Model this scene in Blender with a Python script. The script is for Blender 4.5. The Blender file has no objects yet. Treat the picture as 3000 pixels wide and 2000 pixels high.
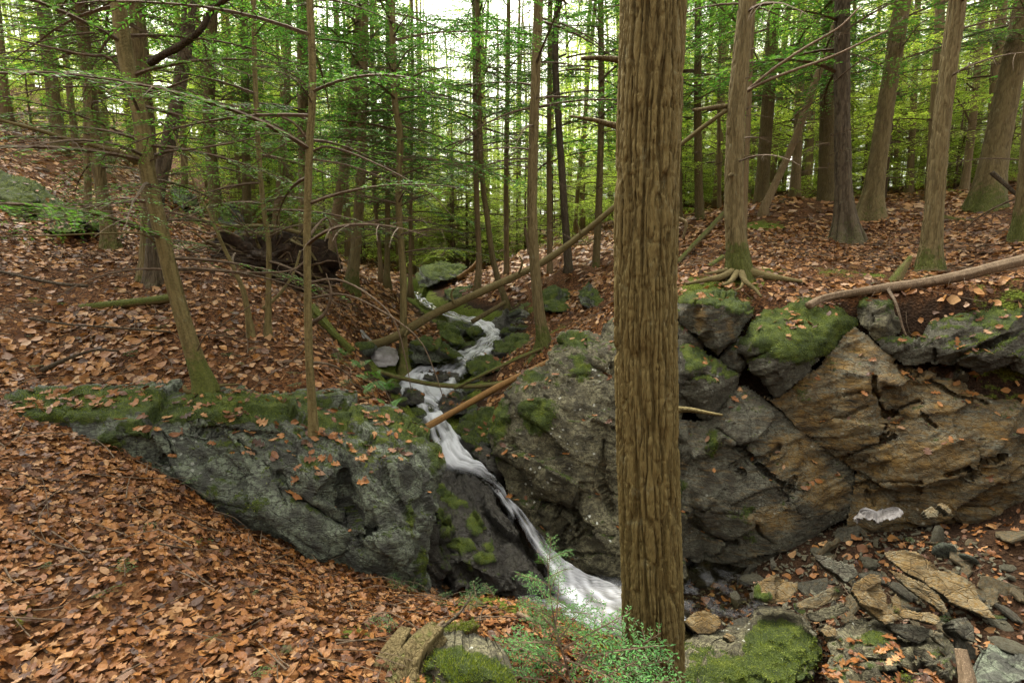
import bpy, math, random
import numpy as np
from mathutils import Vector
from mathutils.geometry import delaunay_2d_cdt

R = math.radians
rng = np.random.default_rng(11)
random.seed(5)
C = bpy.context.scene.collection
SC = bpy.context.scene

# ------------------------------------------------------------------ camera, sky, sun, exposure
EYE = np.array([0.0, 0.0, 1.65])
PITCH = R(8.0)
FPX = 1500.0                      # focal length in pixels of the 3000 px wide photograph
cam_d = bpy.data.cameras.new('camera')
cam_d.sensor_width = 36.0
cam_d.lens = 36.0 * FPX / 3000.0
cam_d.clip_end = 500.0
cam_d.clip_start = 0.05
cam = bpy.data.objects.new('camera', cam_d)
C.objects.link(cam)
cam.location = EYE
cam.rotation_euler = (R(90) - PITCH, 0, 0)
SC.camera = cam

SUN_EL, SUN_AZ = R(60), R(-25)
world = bpy.data.worlds.new('World')
SC.world = world
world.use_nodes = True
wn = world.node_tree
wn.nodes.clear()
sky = wn.nodes.new('ShaderNodeTexSky')
sky.sky_type = 'NISHITA'
sky.sun_disc = False
sky.sun_elevation = SUN_EL
sky.sun_rotation = SUN_AZ
sky.air_density = 1.0
sky.dust_density = 6.0
sky.ozone_density = 1.0
hsv = wn.nodes.new('ShaderNodeHueSaturation')
hsv.inputs['Saturation'].default_value = 0.04      # overcast: nearly white cloud cover
bgn = wn.nodes.new('ShaderNodeBackground')
bgn.inputs['Strength'].default_value = 0.15
wo = wn.nodes.new('ShaderNodeOutputWorld')
wn.links.new(sky.outputs[0], hsv.inputs['Color'])
tint = wn.nodes.new('ShaderNodeMix')
tint.data_type = 'RGBA'
tint.blend_type = 'MULTIPLY'
tint.inputs[0].default_value = 1.0
tint.inputs[7].default_value = (1.0, 0.955, 0.87, 1)
wn.links.new(hsv.outputs[0], tint.inputs[6])
wn.links.new(tint.outputs[2], bgn.inputs['Color'])
wn.links.new(bgn.outputs[0], wo.inputs['Surface'])

sun_d = bpy.data.lights.new('sun', 'SUN')
sun_d.energy = 1.5
sun_d.angle = R(25)
sun_d.color = (1.0, 0.91, 0.77)
sun = bpy.data.objects.new('sun', sun_d)
C.objects.link(sun)
sd = Vector((math.sin(SUN_AZ) * math.cos(SUN_EL), math.cos(SUN_AZ) * math.cos(SUN_EL), math.sin(SUN_EL)))
sun.rotation_euler = sd.to_track_quat('Z', 'Y').to_euler()

SC.view_settings.view_transform = 'Standard'
SC.view_settings.look = 'None'
SC.view_settings.gamma = 1.0
SC.view_settings.exposure = 2.6
SC.view_settings.use_curve_mapping = False
SC.render.engine = 'CYCLES'
SC.cycles.max_bounces = 8
SC.cycles.diffuse_bounces = 6
SC.cycles.glossy_bounces = 2
SC.cycles.transmission_bounces = 3
SC.cycles.transparent_max_bounces = 6
SC.cycles.use_denoising = True
SC.cycles.caustics_reflective = False
SC.cycles.caustics_refractive = False

CF = np.array([0, math.cos(PITCH), -math.sin(PITCH)])
CU = np.array([0, math.sin(PITCH), math.cos(PITCH)])
CX = np.array([1.0, 0, 0])


def at(px, py, d):
    """world point seen at photograph pixel (px, py) at depth d along the view axis"""
    return EYE + d * (CF + (px - 1500.0) / FPX * CX + (1000.0 - py) / FPX * CU)


def atv(px, py, d):
    px, py, d = [np.asarray(a, float)[..., None] for a in (px, py, d)]
    return EYE + d * (CF + (px - 1500.0) / FPX * CX + (1000.0 - py) / FPX * CU)


def on_plane(px, py, Y):
    """world point on the pixel ray where world y == Y"""
    r = CF + (px - 1500.0) / FPX * CX + (1000.0 - py) / FPX * CU
    return EYE + r * (Y / r[1])


# ------------------------------------------------------------------ numpy noise
def _hash(ix, iy, iz, seed):
    h = (ix * 73856093) ^ (iy * 19349663) ^ (iz * 83492791) ^ (seed * 2654435761)
    h = h & 0xffffffff
    h = ((h ^ (h >> 15)) * 2246822519) & 0xffffffff
    h = ((h ^ (h >> 13)) * 3266489917) & 0xffffffff
    return ((h ^ (h >> 16)) & 0xffffffff) / 4294967295.0


def vnoise(p, seed=0):
    p = np.asarray(p, float)
    i = np.floor(p).astype(np.int64)
    f = p - i
    f = f * f * f * (f * (f * 6 - 15) + 10)
    r = 0
    for dx in (0, 1):
        wx = f[..., 0] if dx else 1 - f[..., 0]
        for dy in (0, 1):
            wy = f[..., 1] if dy else 1 - f[..., 1]
            for dz in (0, 1):
                wz = f[..., 2] if dz else 1 - f[..., 2]
                r = r + wx * wy * wz * _hash(i[..., 0] + dx, i[..., 1] + dy, i[..., 2] + dz, seed)
    return r * 2 - 1


def fbm(p, octv=4, seed=0, gain=0.5, lac=2.03):
    a, s, r = 1.0, 0.0, 0
    p = np.asarray(p, float)
    for o in range(octv):
        r = r + a * vnoise(p, seed + o * 17)
        s += a
        a *= gain
        p = p * lac + 3.7
    return r / s


def ridged(p, octv=3, seed=0):
    a, s, r = 1.0, 0.0, 0
    p = np.asarray(p, float)
    for o in range(octv):
        r = r + a * (1 - np.abs(vnoise(p, seed + o * 31)))
        s += a
        a *= 0.5
        p = p * 2.1 + 1.3
    return r / s


def smooth(a, b, x):
    t = np.clip((x - a) / (b - a), 0, 1)
    return t * t * (3 - 2 * t)


# ------------------------------------------------------------------ mesh helpers
def make_mesh(name, verts, quads=None, tris=None, mats=(), midx=None, smooth_shade=True, attrs=None):
    me = bpy.data.meshes.new(name)
    verts = np.asarray(verts, np.float32).reshape(-1, 3)
    q = np.zeros((0, 4), np.int32) if quads is None else np.asarray(quads, np.int32).reshape(-1, 4)
    t = np.zeros((0, 3), np.int32) if tris is None else np.asarray(tris, np.int32).reshape(-1, 3)
    nl = q.size + t.size
    me.vertices.add(len(verts))
    me.vertices.foreach_set('co', verts.ravel())
    me.loops.add(nl)
    me.loops.foreach_set('vertex_index', np.concatenate([q.ravel(), t.ravel()]))
    me.polygons.add(len(q) + len(t))
    st = np.concatenate([np.arange(len(q)) * 4, q.size + np.arange(len(t)) * 3]).astype(np.int32)
    me.polygons.foreach_set('loop_start', st)
    for m in mats:
        me.materials.append(m)
    if midx is not None:
        me.polygons.foreach_set('material_index', np.asarray(midx, np.int32))
    me.polygons.foreach_set('use_smooth', np.full(len(q) + len(t), smooth_shade, bool))
    if attrs:
        for k, v in attrs.items():
            a = me.attributes.new(k, 'FLOAT', 'POINT')
            a.data.foreach_set('value', np.asarray(v, np.float32))
    me.update(calc_edges=True)
    me.validate()
    return me


class Bag:
    """collects pieces of one part"""
    def __init__(self):
        self.v, self.q, self.t, self.qm, self.tm, self.n = [], [], [], [], [], 0

    def add(self, v, q=None, t=None, m=0):
        v = np.asarray(v, float).reshape(-1, 3)
        if q is not None and len(q):
            q = np.asarray(q, np.int64).reshape(-1, 4) + self.n
            self.q.append(q); self.qm.append(np.full(len(q), m))
        if t is not None and len(t):
            t = np.asarray(t, np.int64).reshape(-1, 3) + self.n
            self.t.append(t); self.tm.append(np.full(len(t), m))
        self.v.append(v)
        self.n += len(v)

    def arrays(self):
        v = np.concatenate(self.v)
        q = np.concatenate(self.q) if self.q else np.zeros((0, 4), int)
        t = np.concatenate(self.t) if self.t else np.zeros((0, 3), int)
        m = np.concatenate((self.qm + self.tm)) if (self.qm or self.tm) else None
        return v, q, t, m

    def mesh(self, name, mats, smooth_shade=True, offset=None, attrs=None):
        v, q, t, m = self.arrays()
        if offset is not None:
            v = v - np.asarray(offset)
        return make_mesh(name, v, q, t, mats, m, smooth_shade, attrs)


def catmull(pts, n):
    pts = np.asarray(pts, float)
    if len(pts) == 2:
        s = np.linspace(0, 1, n)[:, None]
        return pts[0] * (1 - s) + pts[1] * s
    seg = np.linalg.norm(np.diff(pts[:, :3], axis=0), axis=1)
    cum = np.concatenate([[0], np.cumsum(seg)])
    s = np.linspace(0, cum[-1], n)
    P = np.vstack([2 * pts[0] - pts[1], pts, 2 * pts[-1] - pts[-2]])
    out = np.zeros((n, pts.shape[1]))
    k = np.clip(np.searchsorted(cum, s, side='right') - 1, 0, len(seg) - 1)
    u = ((s - cum[k]) / seg[k])[:, None]
    p0, p1, p2, p3 = P[k], P[k + 1], P[k + 2], P[k + 3]
    out = 0.5 * ((2 * p1) + (-p0 + p2) * u + (2 * p0 - 5 * p1 + 4 * p2 - p3) * u ** 2 + (-p0 + 3 * p1 - 3 * p2 + p3) * u ** 3)
    return out


def frames(P):
    T = np.gradient(P, axis=0)
    T /= np.linalg.norm(T, axis=1)[:, None] + 1e-9
    ref = np.array([0, 1.0, 0]) if abs(T[:, 2]).mean() > 0.7 else np.array([0, 0, 1.0])
    A = np.cross(np.broadcast_to(ref, T.shape), T)
    A /= np.linalg.norm(A, axis=1)[:, None] + 1e-9
    B = np.cross(T, A)
    return T, A, B


def tube(P, rad, sides=8, disp=None, cap=True):
    """P (n,3), rad (n,), disp(theta (n,s), arc (n,s)) -> radial offset"""
    P = np.asarray(P, float)
    n = len(P)
    rad = np.broadcast_to(np.asarray(rad, float), (n,))
    T, A, B = frames(P)
    th = np.arange(sides) / sides * 2 * math.pi
    rr = np.repeat(rad[:, None], sides, 1)
    if disp is not None:
        arc = np.concatenate([[0], np.cumsum(np.linalg.norm(np.diff(P, axis=0), axis=1))])
        rr = rr + disp(np.repeat(th[None], n, 0), np.repeat(arc[:, None], sides, 1), rr)
    V = P[:, None] + rr[..., None] * (np.cos(th)[None, :, None] * A[:, None] + np.sin(th)[None, :, None] * B[:, None])
    i = np.arange(n - 1)[:, None] * sides
    j = np.arange(sides)[None]
    j2 = (j + 1) % sides
    Q = np.stack([i + j, i + j2, i + sides + j2, i + sides + j], -1).reshape(-1, 4)
    V = V.reshape(-1, 3)
    t = None
    if cap:
        V = np.vstack([V, P[0:1], P[-1:]])
        a, b = n * sides, n * sides + 1
        jj = np.arange(sides)
        t = np.vstack([np.stack([np.full(sides, a), (jj + 1) % sides, jj], 1),
                       np.stack([np.full(sides, b), (n - 1) * sides + jj, (n - 1) * sides + (jj + 1) % sides], 1)])
    return V, Q, t


def link(name, me, parent=None, loc=None):
    o = bpy.data.objects.new(name, me)
    C.objects.link(o)
    if parent is not None:
        o.parent = parent
    if loc is not None:
        o.location = loc
    return o


def tag(o, label=None, cat=None, group=None, kind=None):
    if label: o['label'] = label
    if cat: o['category'] = cat
    if group: o['group'] = group
    if kind or cat: o['kind'] = kind or 'thing'
    return o


def thing(name, label, cat, loc, group=None):
    o = bpy.data.objects.new(name, None)
    C.objects.link(o)
    o.location = loc
    o.empty_display_size = 0.1
    return tag(o, label, cat, group)


# ------------------------------------------------------------------ materials
class NT:
    def __init__(self, name):
        self.m = bpy.data.materials.new(name)
        self.m.use_nodes = True
        self.t = self.m.node_tree
        self.t.nodes.clear()
        self.out = self.n('ShaderNodeOutputMaterial')

    def n(self, kind, **kw):
        nd = self.t.nodes.new(kind)
        for k, v in kw.items():
            setattr(nd, k, v)
        return nd

    def l(self, a, b):
        self.t.links.new(a, b)

    def setv(self, sock, v):
        if hasattr(v, 'is_linked') or hasattr(v, 'links'):
            self.l(v, sock)
        else:
            sock.default_value = v

    def coord(self, scale=(1, 1, 1), rot=(0, 0, 0), which='Object'):
        tc = self.n('ShaderNodeTexCoord')
        mp = self.n('ShaderNodeMapping')
        mp.inputs['Scale'].default_value = scale
        mp.inputs['Rotation'].default_value = rot
        self.l(tc.outputs[which], mp.inputs['Vector'])
        return mp.outputs[0]

    def noise(self, vec, scale, detail=4.0, rough=0.55, dist=0.0):
        nd = self.n('ShaderNodeTexNoise')
        self.l(vec, nd.inputs['Vector'])
        nd.inputs['Scale'].default_value = scale
        nd.inputs['Detail'].default_value = detail
        nd.inputs['Roughness'].default_value = rough
        nd.inputs['Distortion'].default_value = dist
        return nd.outputs['Fac']

    def voro(self, vec, scale, feature='F1', rnd=1.0):
        nd = self.n('ShaderNodeTexVoronoi', feature=feature)
        self.l(vec, nd.inputs['Vector'])
        nd.inputs['Scale'].default_value = scale
        nd.inputs['Randomness'].default_value = rnd
        return nd

    def ramp(self, fac, stops, interp='LINEAR'):
        nd = self.n('ShaderNodeValToRGB')
        cr = nd.color_ramp
        cr.interpolation = interp
        while len(cr.elements) < len(stops):
            cr.elements.new(0.5)
        for e, (p, c) in zip(cr.elements, stops):
            e.position = p
            e.color = (c, c, c, 1) if not isinstance(c, (tuple, list)) else (c[0], c[1], c[2], 1)
        self.l(fac, nd.inputs[0])
        return nd.outputs[0]

    def mix(self, fac, a, b, blend='MIX'):
        nd = self.n('ShaderNodeMix', data_type='RGBA', blend_type=blend)
        self.setv(nd.inputs[0], fac)
        for s, v in ((nd.inputs[6], a), (nd.inputs[7], b)):
            if isinstance(v, (tuple, list)):
                s.default_value = (v[0], v[1], v[2], 1)
            else:
                self.l(v, s)
        return nd.outputs[2]

    def math(self, op, a, b=None, clamp=False):
        nd = self.n('ShaderNodeMath', operation=op, use_clamp=clamp)
        self.setv(nd.inputs[0], a)
        if b is not None:
            self.setv(nd.inputs[1], b)
        return nd.outputs[0]

    def attr(self, name):
        nd = self.n('ShaderNodeAttribute', attribute_name=name)
        return nd.outputs['Fac']

    def bump(self, h, strength=0.5, dist=0.02, prev=None):
        nd = self.n('ShaderNodeBump')
        nd.inputs['Strength'].default_value = strength
        nd.inputs['Distance'].default_value = dist
        self.l(h, nd.inputs['Height'])
        if prev is not None:
            self.l(prev, nd.inputs['Normal'])
        return nd.outputs[0]

    def bsdf(self, color, rough=0.8, normal=None, spec=0.3, **kw):
        nd = self.n('ShaderNodeBsdfPrincipled')
        if isinstance(color, (tuple, list)):
            nd.inputs['Base Color'].default_value = (*color, 1)
        else:
            self.l(color, nd.inputs['Base Color'])
        self.setv(nd.inputs['Roughness'], rough)
        nd.inputs['Specular IOR Level'].default_value = spec
        for k, v in kw.items():
            self.setv(nd.inputs[k], v)
        if normal is not None:
            self.l(normal, nd.inputs['Normal'])
        return nd.outputs[0]

    def done(self, sh):
        self.l(sh, self.out.inputs['Surface'])
        return self.m


def mat_bark(name, dark, mid, light, plate=30.0, stretch=0.16, bump=0.6, moss=0.0, lichen=0.15, dist=0.012):
    k = NT(name)
    v = k.coord((1, 1, stretch))
    vo = k.coord((1, 1, 1))
    wob = k.noise(v, plate * 0.35, 3)
    big = k.noise(vo, 2.3, 3)
    fine = k.noise(v, plate * 3.2, 5, 0.6)
    nd = k.voro(v, plate, 'DISTANCE_TO_EDGE')
    base = k.ramp(k.math('ADD', k.math('MULTIPLY', fine, 0.65), k.math('MULTIPLY', wob, 0.35)),
                  [(0.28, dark), (0.5, mid), (0.72, light)])
    base = k.mix(k.ramp(big, [(0.35, 0.0), (0.7, 0.55)]), base, tuple(0.6 * a + 0.4 * b for a, b in zip(mid, light)))
    # ridge faces lightened: weathered tone, plus painted contrast of lit ridges against shaded fissures
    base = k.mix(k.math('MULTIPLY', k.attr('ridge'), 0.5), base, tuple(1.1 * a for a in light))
    lf = k.ramp(k.noise(vo, 9.0, 6, 0.7), [(0.6, 0.0), (0.72, lichen)])
    base = k.mix(lf, base, (0.26, 0.29, 0.2))
    if moss > 0:
        ms = k.math('MULTIPLY', k.attr('moss'), 1.0)
        mf = k.ramp(k.math('ADD', ms, k.math('MULTIPLY', k.math('SUBTRACT', k.noise(vo, 14.0, 5, 0.65), 0.5), 1.1)), [(0.42, 0.0), (0.62, moss)])
        mc = k.ramp(k.noise(vo, 60, 3), [(0.3, (0.025, 0.038, 0.006)), (0.7, (0.075, 0.095, 0.014))])
        base = k.mix(mf, base, mc)
    h = k.math('ADD', k.math('MULTIPLY', k.ramp(nd.outputs['Distance'], [(0.0, 0.0), (0.25, 1.0)]), 0.8), k.math('MULTIPLY', fine, 0.5))
    nrm = k.bump(h, bump, dist)
    return k.done(k.bsdf(base, 0.88, nrm, 0.2))


def mat_rock(name, a, b, c, lich=(0.36, 0.42, 0.35), lich_amt=0.5, ochre_amt=0.0, wet=0.0, fol=(0, 0.35, 0), streak=9.0, moss_amt=1.0, white=0.3):
    k = NT(name)
    vo = k.coord()
    vs = k.coord((1.0, 1.0, 6.0), fol)
    big = k.noise(vo, 2.2, 4, 0.6)
    st = k.noise(vs, streak, 6, 0.62, 0.4)
    fine = k.noise(vo, 70, 5, 0.7)
    fs = k.noise(vs, streak * 5, 5, 0.6)
    base = k.ramp(k.math('ADD', k.math('MULTIPLY', st, 0.6), k.math('MULTIPLY', fine, 0.4)), [(0.3, a), (0.5, b), (0.72, c)])
    base = k.mix(k.ramp(big, [(0.35, 0.0), (0.68, 0.6)]), base, tuple(0.55 * x for x in b))
    if ochre_amt:
        om = k.math('ADD', k.attr('ochre'), k.math('MULTIPLY', k.math('SUBTRACT', k.noise(vs, 5.0, 5, 0.65, 0.6), 0.5), 1.6))
        oc = k.ramp(k.math('ADD', k.math('MULTIPLY', fs, 0.5), k.math('MULTIPLY', k.noise(vo, 6, 4), 0.5)),
                    [(0.32, (0.022, 0.016, 0.006)), (0.45, (0.1, 0.06, 0.016)), (0.57, (0.2, 0.115, 0.022)), (0.7, (0.2, 0.14, 0.055))])
        base = k.mix(k.ramp(om, [(0.35, 0.0), (0.75, ochre_amt)]), base, oc)
    # crusts of lichen: patchy large mask times fine flecks
    lm = k.math('MULTIPLY', k.ramp(k.noise(vo, 5.5, 5, 0.6), [(0.4, 0.0), (0.55, 1.0)]),
                k.ramp(k.noise(vo, 34, 7, 0.8), [(0.43, 0.0), (0.54, lich_amt)]))
    base = k.mix(lm, base, lich)
    wv = k.voro(vo, 13.0)
    wm = k.math('MULTIPLY', k.ramp(k.math('ADD', wv.outputs['Distance'], k.math('MULTIPLY', k.noise(vo, 60, 3), 0.35)), [(0.32, white), (0.37, 0.0)]),
                k.ramp(k.noise(vo, 2.6, 3), [(0.53, 0.0), (0.6, 1.0)]))
    base = k.mix(wm, base, (0.5, 0.52, 0.46))
    # moss
    mm = k.math('ADD', k.attr('moss'), k.math('MULTIPLY', k.math('SUBTRACT', k.noise(vo, 11, 6, 0.68), 0.5), 1.3))
    mf = k.ramp(mm, [(0.42, 0.0), (0.55, moss_amt)])
    mtex = k.noise(vo, 110, 4, 0.7)
    mc = k.ramp(k.math('ADD', k.math('MULTIPLY', mtex, 0.5), k.math('MULTIPLY', k.noise(vo, 7, 3), 0.5)),
                [(0.32, (0.01, 0.02, 0.003)), (0.5, (0.042, 0.066, 0.006)), (0.68, (0.13, 0.16, 0.012))])
    base = k.mix(mf, base, mc)
    h = k.math('ADD', k.math('MULTIPLY', fine, 0.35), k.math('ADD', k.math('MULTIPLY', fs, 0.6), k.math('MULTIPLY', st, 0.7)))
    ce = k.voro(k.coord((1.0, 1.0, 2.6), fol), 8.0, 'DISTANCE_TO_EDGE')
    h = k.math('ADD', h, k.math('MULTIPLY', k.ramp(ce.outputs['Distance'], [(0.0, 0.0), (0.05, 1.0)]), 0.5))
    h = k.math('ADD', h, k.math('MULTIPLY', mf, k.math('MULTIPLY', mtex, 1.5)))
    nrm = k.bump(h, 0.85, 0.04)
    rough = k.ramp(mf, [(0.0, 0.8 - 0.42 * wet), (1.0, 0.95)])
    return k.done(k.bsdf(base, rough, nrm, 0.35))


def mat_litter(name, gain=(0.88, 0.8, 0.64)):
    k = NT(name)
    g = k.n('ShaderNodeNewGeometry')
    rnd = g.outputs['Random Per Island']
    vo = k.coord()
    col = k.ramp(rnd, [(0.0, (0.028, 0.012, 0.006)), (0.18, (0.075, 0.028, 0.009)), (0.34, (0.16, 0.062, 0.016)), (0.52, (0.25, 0.108, 0.028)),
                       (0.66, (0.32, 0.158, 0.05)), (0.77, (0.18, 0.075, 0.024)), (0.88, (0.38, 0.225, 0.105)), (0.95, (0.3, 0.195, 0.13)), (1.0, (0.12, 0.062, 0.045))])
    col = k.mix(k.ramp(k.noise(vo, 90, 4, 0.7), [(0.3, 0.0), (0.7, 0.4)]), col, (0.07, 0.033, 0.014))
    col = k.mix(1.0, col, gain, 'MULTIPLY')
    sh = k.bsdf(col, 0.55, None, 0.35)
    tr = k.n('ShaderNodeBsdfTranslucent')
    k.l(col, tr.inputs['Color'])
    mx = k.n('ShaderNodeMixShader')
    mx.inputs[0].default_value = 0.18
    k.l(sh, mx.inputs[1]); k.l(tr.outputs[0], mx.inputs[2])
    return k.done(mx.outputs[0])


def mat_needles(name, c0, c1, c2, trans=0.4):
    k = NT(name)
    g = k.n('ShaderNodeNewGeometry')
    oi = k.n('ShaderNodeObjectInfo')
    vo = k.coord()
    f = k.math('ADD', k.math('MULTIPLY', g.outputs['Random Per Island'], 0.55),
               k.math('ADD', k.math('MULTIPLY', k.noise(vo, 1.3, 2), 0.5), k.math('MULTIPLY', k.math('SUBTRACT', oi.outputs['Random'], 0.5), 0.3)))
    col = k.ramp(f, [(0.2, c0), (0.5, c1), (0.85, c2)])
    sh = k.bsdf(col, 0.55, None, 0.35)
    tr = k.n('ShaderNodeBsdfTranslucent')
    k.l(k.mix(1.0, col, (1.35, 1.45, 0.7), 'MULTIPLY'), tr.inputs['Color'])
    mx = k.n('ShaderNodeMixShader')
    mx.inputs[0].default_value = trans
    k.l(sh, mx.inputs[1]); k.l(tr.outputs[0], mx.inputs[2])
    return k.done(mx.outputs[0])


def mat_ground(name):
    k = NT(name)
    vo = k.coord()
    n1 = k.noise(vo, 22, 6, 0.7)
    n2 = k.noise(vo, 2.0, 4)
    vr = k.voro(vo, 42.0)
    leafc = k.ramp(vr.outputs['Color'], [(0.1, (0.016, 0.008, 0.004)), (0.4, (0.05, 0.021, 0.008)), (0.6, (0.09, 0.038, 0.013)), (0.85, (0.13, 0.066, 0.028))])
    soil = k.ramp(n1, [(0.3, (0.008, 0.005, 0.003)), (0.55, (0.024, 0.014, 0.008)), (0.75, (0.055, 0.033, 0.018))])
    base = k.mix(k.attr('leafy'), soil, leafc)
    base = k.mix(k.ramp(n2, [(0.45, 0.0), (0.75, 0.5)]), base, soil)
    mm = k.math('ADD', k.attr('moss'), k.math('MULTIPLY', k.math('SUBTRACT', k.noise(vo, 7, 6, 0.68), 0.5), 1.2))
    mc = k.ramp(k.noise(vo, 60, 4), [(0.3, (0.025, 0.04, 0.006)), (0.7, (0.12, 0.15, 0.02))])
    base = k.mix(k.ramp(mm, [(0.45, 0.0), (0.58, 1.0)]), base, mc)
    nrm = k.bump(k.math('ADD', n1, vr.outputs['Distance']), 0.8, 0.03)
    return k.done(k.bsdf(base, 0.95, nrm, 0.1))


def mat_simple(name, cols, scale=30, stretch=(1, 1, 1), rough=0.85, bump=0.5, dist=0.006, spec=0.2, rot=(0, 0, 0)):
    k = NT(name)
    v = k.coord(stretch, rot)
    f = k.math('ADD', k.math('MULTIPLY', k.noise(v, scale, 6, 0.65), 0.7), k.math('MULTIPLY', k.noise(v, scale * 0.2, 3), 0.3))
    n = len(cols)
    col = k.ramp(f, [(0.3 + 0.4 * i / (n - 1), c) for i, c in enumerate(cols)])
    return k.done(k.bsdf(col, rough, k.bump(f, bump, dist), spec))


def mat_water(name):
    k = NT(name)
    vo = k.coord()
    foam = k.attr('foam')
    wob = k.math('MULTIPLY', k.math('SUBTRACT', k.noise(vo, 26, 4, 0.6), 0.5), 0.3)
    f = k.ramp(k.math('ADD', foam, wob), [(0.0, 0.0), (0.45, 0.35), (1.0, 1.0)])
    nrm = k.bump(k.noise(vo, 30, 3), 0.3, 0.01)
    tr = k.n('ShaderNodeBsdfTransparent')
    tr.inputs['Color'].default_value = (0.62, 0.6, 0.5, 1)
    gl = k.n('ShaderNodeBsdfGlossy')
    gl.inputs['Roughness'].default_value = 0.18
    k.l(nrm, gl.inputs['Normal'])
    fr = k.n('ShaderNodeFresnel')
    fr.inputs['IOR'].default_value = 1.33
    k.l(nrm, fr.inputs['Normal'])
    m1 = k.n('ShaderNodeMixShader')
    k.l(fr.outputs[0], m1.inputs[0]); k.l(tr.outputs[0], m1.inputs[1]); k.l(gl.outputs[0], m1.inputs[2])
    df = k.bsdf((0.56, 0.585, 0.63), 0.5, None, 0.3)
    tl = k.n('ShaderNodeBsdfTranslucent')
    tl.inputs['Color'].default_value = (0.56, 0.585, 0.63, 1)
    m2 = k.n('ShaderNodeMixShader')
    m2.inputs[0].default_value = 0.35
    k.l(df, m2.inputs[1]); k.l(tl.outputs[0], m2.inputs[2])
    mx = k.n('ShaderNodeMixShader')
    k.l(f, mx.inputs[0]); k.l(m1.outputs[0], mx.inputs[1]); k.l(m2.outputs[0], mx.inputs[2])
    return k.done(mx.outputs[0])


M = {}
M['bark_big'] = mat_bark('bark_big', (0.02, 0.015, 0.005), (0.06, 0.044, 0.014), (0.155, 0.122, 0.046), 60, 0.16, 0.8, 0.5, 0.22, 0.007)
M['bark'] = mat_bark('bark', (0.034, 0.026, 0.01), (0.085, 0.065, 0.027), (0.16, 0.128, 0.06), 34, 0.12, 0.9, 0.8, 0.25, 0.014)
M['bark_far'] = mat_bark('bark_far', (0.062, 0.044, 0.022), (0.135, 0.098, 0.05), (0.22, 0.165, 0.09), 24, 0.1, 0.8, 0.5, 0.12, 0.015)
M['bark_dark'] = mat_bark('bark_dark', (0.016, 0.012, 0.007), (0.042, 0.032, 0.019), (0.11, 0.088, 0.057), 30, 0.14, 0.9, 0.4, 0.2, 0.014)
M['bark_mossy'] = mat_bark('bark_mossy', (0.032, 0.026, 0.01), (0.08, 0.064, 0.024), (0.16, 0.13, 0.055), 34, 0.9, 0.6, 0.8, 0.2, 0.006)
M['twig'] = mat_simple('twig', [(0.035, 0.025, 0.015), (0.08, 0.057, 0.036), (0.16, 0.122, 0.08)], 40, rough=0.8)
M['twig_dark'] = mat_simple('twig_dark', [(0.035, 0.025, 0.016), (0.085, 0.06, 0.036), (0.15, 0.11, 0.065)], 25)
M['needles'] = mat_needles('needles', (0.024, 0.08, 0.022), (0.055, 0.145, 0.032), (0.12, 0.23, 0.05), 0.45)
M['needles_young'] = mat_needles('needles_young', (0.03, 0.11, 0.022), (0.06, 0.19, 0.036), (0.12, 0.28, 0.055), 0.35)
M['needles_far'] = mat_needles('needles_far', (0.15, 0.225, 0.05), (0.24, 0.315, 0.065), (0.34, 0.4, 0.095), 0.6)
M['fern'] = mat_needles('fern', (0.03, 0.09, 0.015), (0.05, 0.14, 0.024), (0.09, 0.2, 0.04), 0.3)
M['moss'] = mat_needles('moss', (0.02, 0.04, 0.004), (0.075, 0.11, 0.009), (0.18, 0.21, 0.02), 0.3)
M['litter'] = mat_litter('litter')
M['litter_dry'] = mat_litter('litter_dry', (1.12, 1.14, 1.08))
M['ground'] = mat_ground('ground')
M['rock_grey'] = mat_rock('rock_grey', (0.0177, 0.0190, 0.0143), (0.0408, 0.0435, 0.0340), (0.0816, 0.0857, 0.0680), (0.1897, 0.2268, 0.1567), 0.7, 0.0, 0.0, (0.3, 0.5, 0), 7.0)
M['rock_boulder'] = mat_rock('rock_boulder', (0.0173, 0.0158, 0.0086), (0.0432, 0.0389, 0.0216), (0.0900, 0.0792, 0.0446), (0.2036, 0.1909, 0.1103), 0.7, 0.35, 0.0, (0.2, 0.25, 0), 8.0, 1.0, 0.8)
M['rock_cliff'] = mat_rock('rock_cliff', (0.0144, 0.0130, 0.0086), (0.0396, 0.0346, 0.0216), (0.0828, 0.0720, 0.0475), (0.1867, 0.1952, 0.1442), 0.4, 0.85, 0.0, (0.15, 0.4, 0), 9.0)
M['rock_wet'] = mat_rock('rock_wet', (0.006, 0.005, 0.004), (0.016, 0.014, 0.01), (0.042, 0.037, 0.027), (0.12, 0.12, 0.09), 0.2, 0.2, 0.9, (0, 0.75, 0), 10.0, 1.0, 0.0)
M['rock_ochre'] = mat_rock('rock_ochre', (0.0375, 0.0345, 0.0225), (0.0825, 0.0735, 0.0413), (0.1350, 0.1200, 0.0713), (0.2252, 0.2338, 0.1819), 0.35, 0.8, 0.0, (0, 0.5, 0), 9.0, 1.0, 0.1)
M['wood_raw'] = mat_simple('wood_raw', [(0.06, 0.03, 0.01), (0.16, 0.085, 0.026), (0.26, 0.155, 0.058)], 30, (6, 6, 1), 0.7)
M['wood_grey'] = mat_simple('wood_grey', [(0.045, 0.03, 0.018), (0.12, 0.085, 0.052), (0.25, 0.19, 0.125)], 26, (6, 6, 1), 0.8, 0.8, 0.012)
M['snow'] = mat_simple('snow', [(0.05, 0.043, 0.036), (0.15, 0.142, 0.138), (0.25, 0.245, 0.245)], 9, rough=0.6, bump=0.4, dist=0.03)
M['water'] = mat_water('water')
M['soil'] = mat_simple('soil', [(0.008, 0.005, 0.003), (0.022, 0.014, 0.008), (0.06, 0.038, 0.02)], 20, bump=1.0, dist=0.05)

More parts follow.
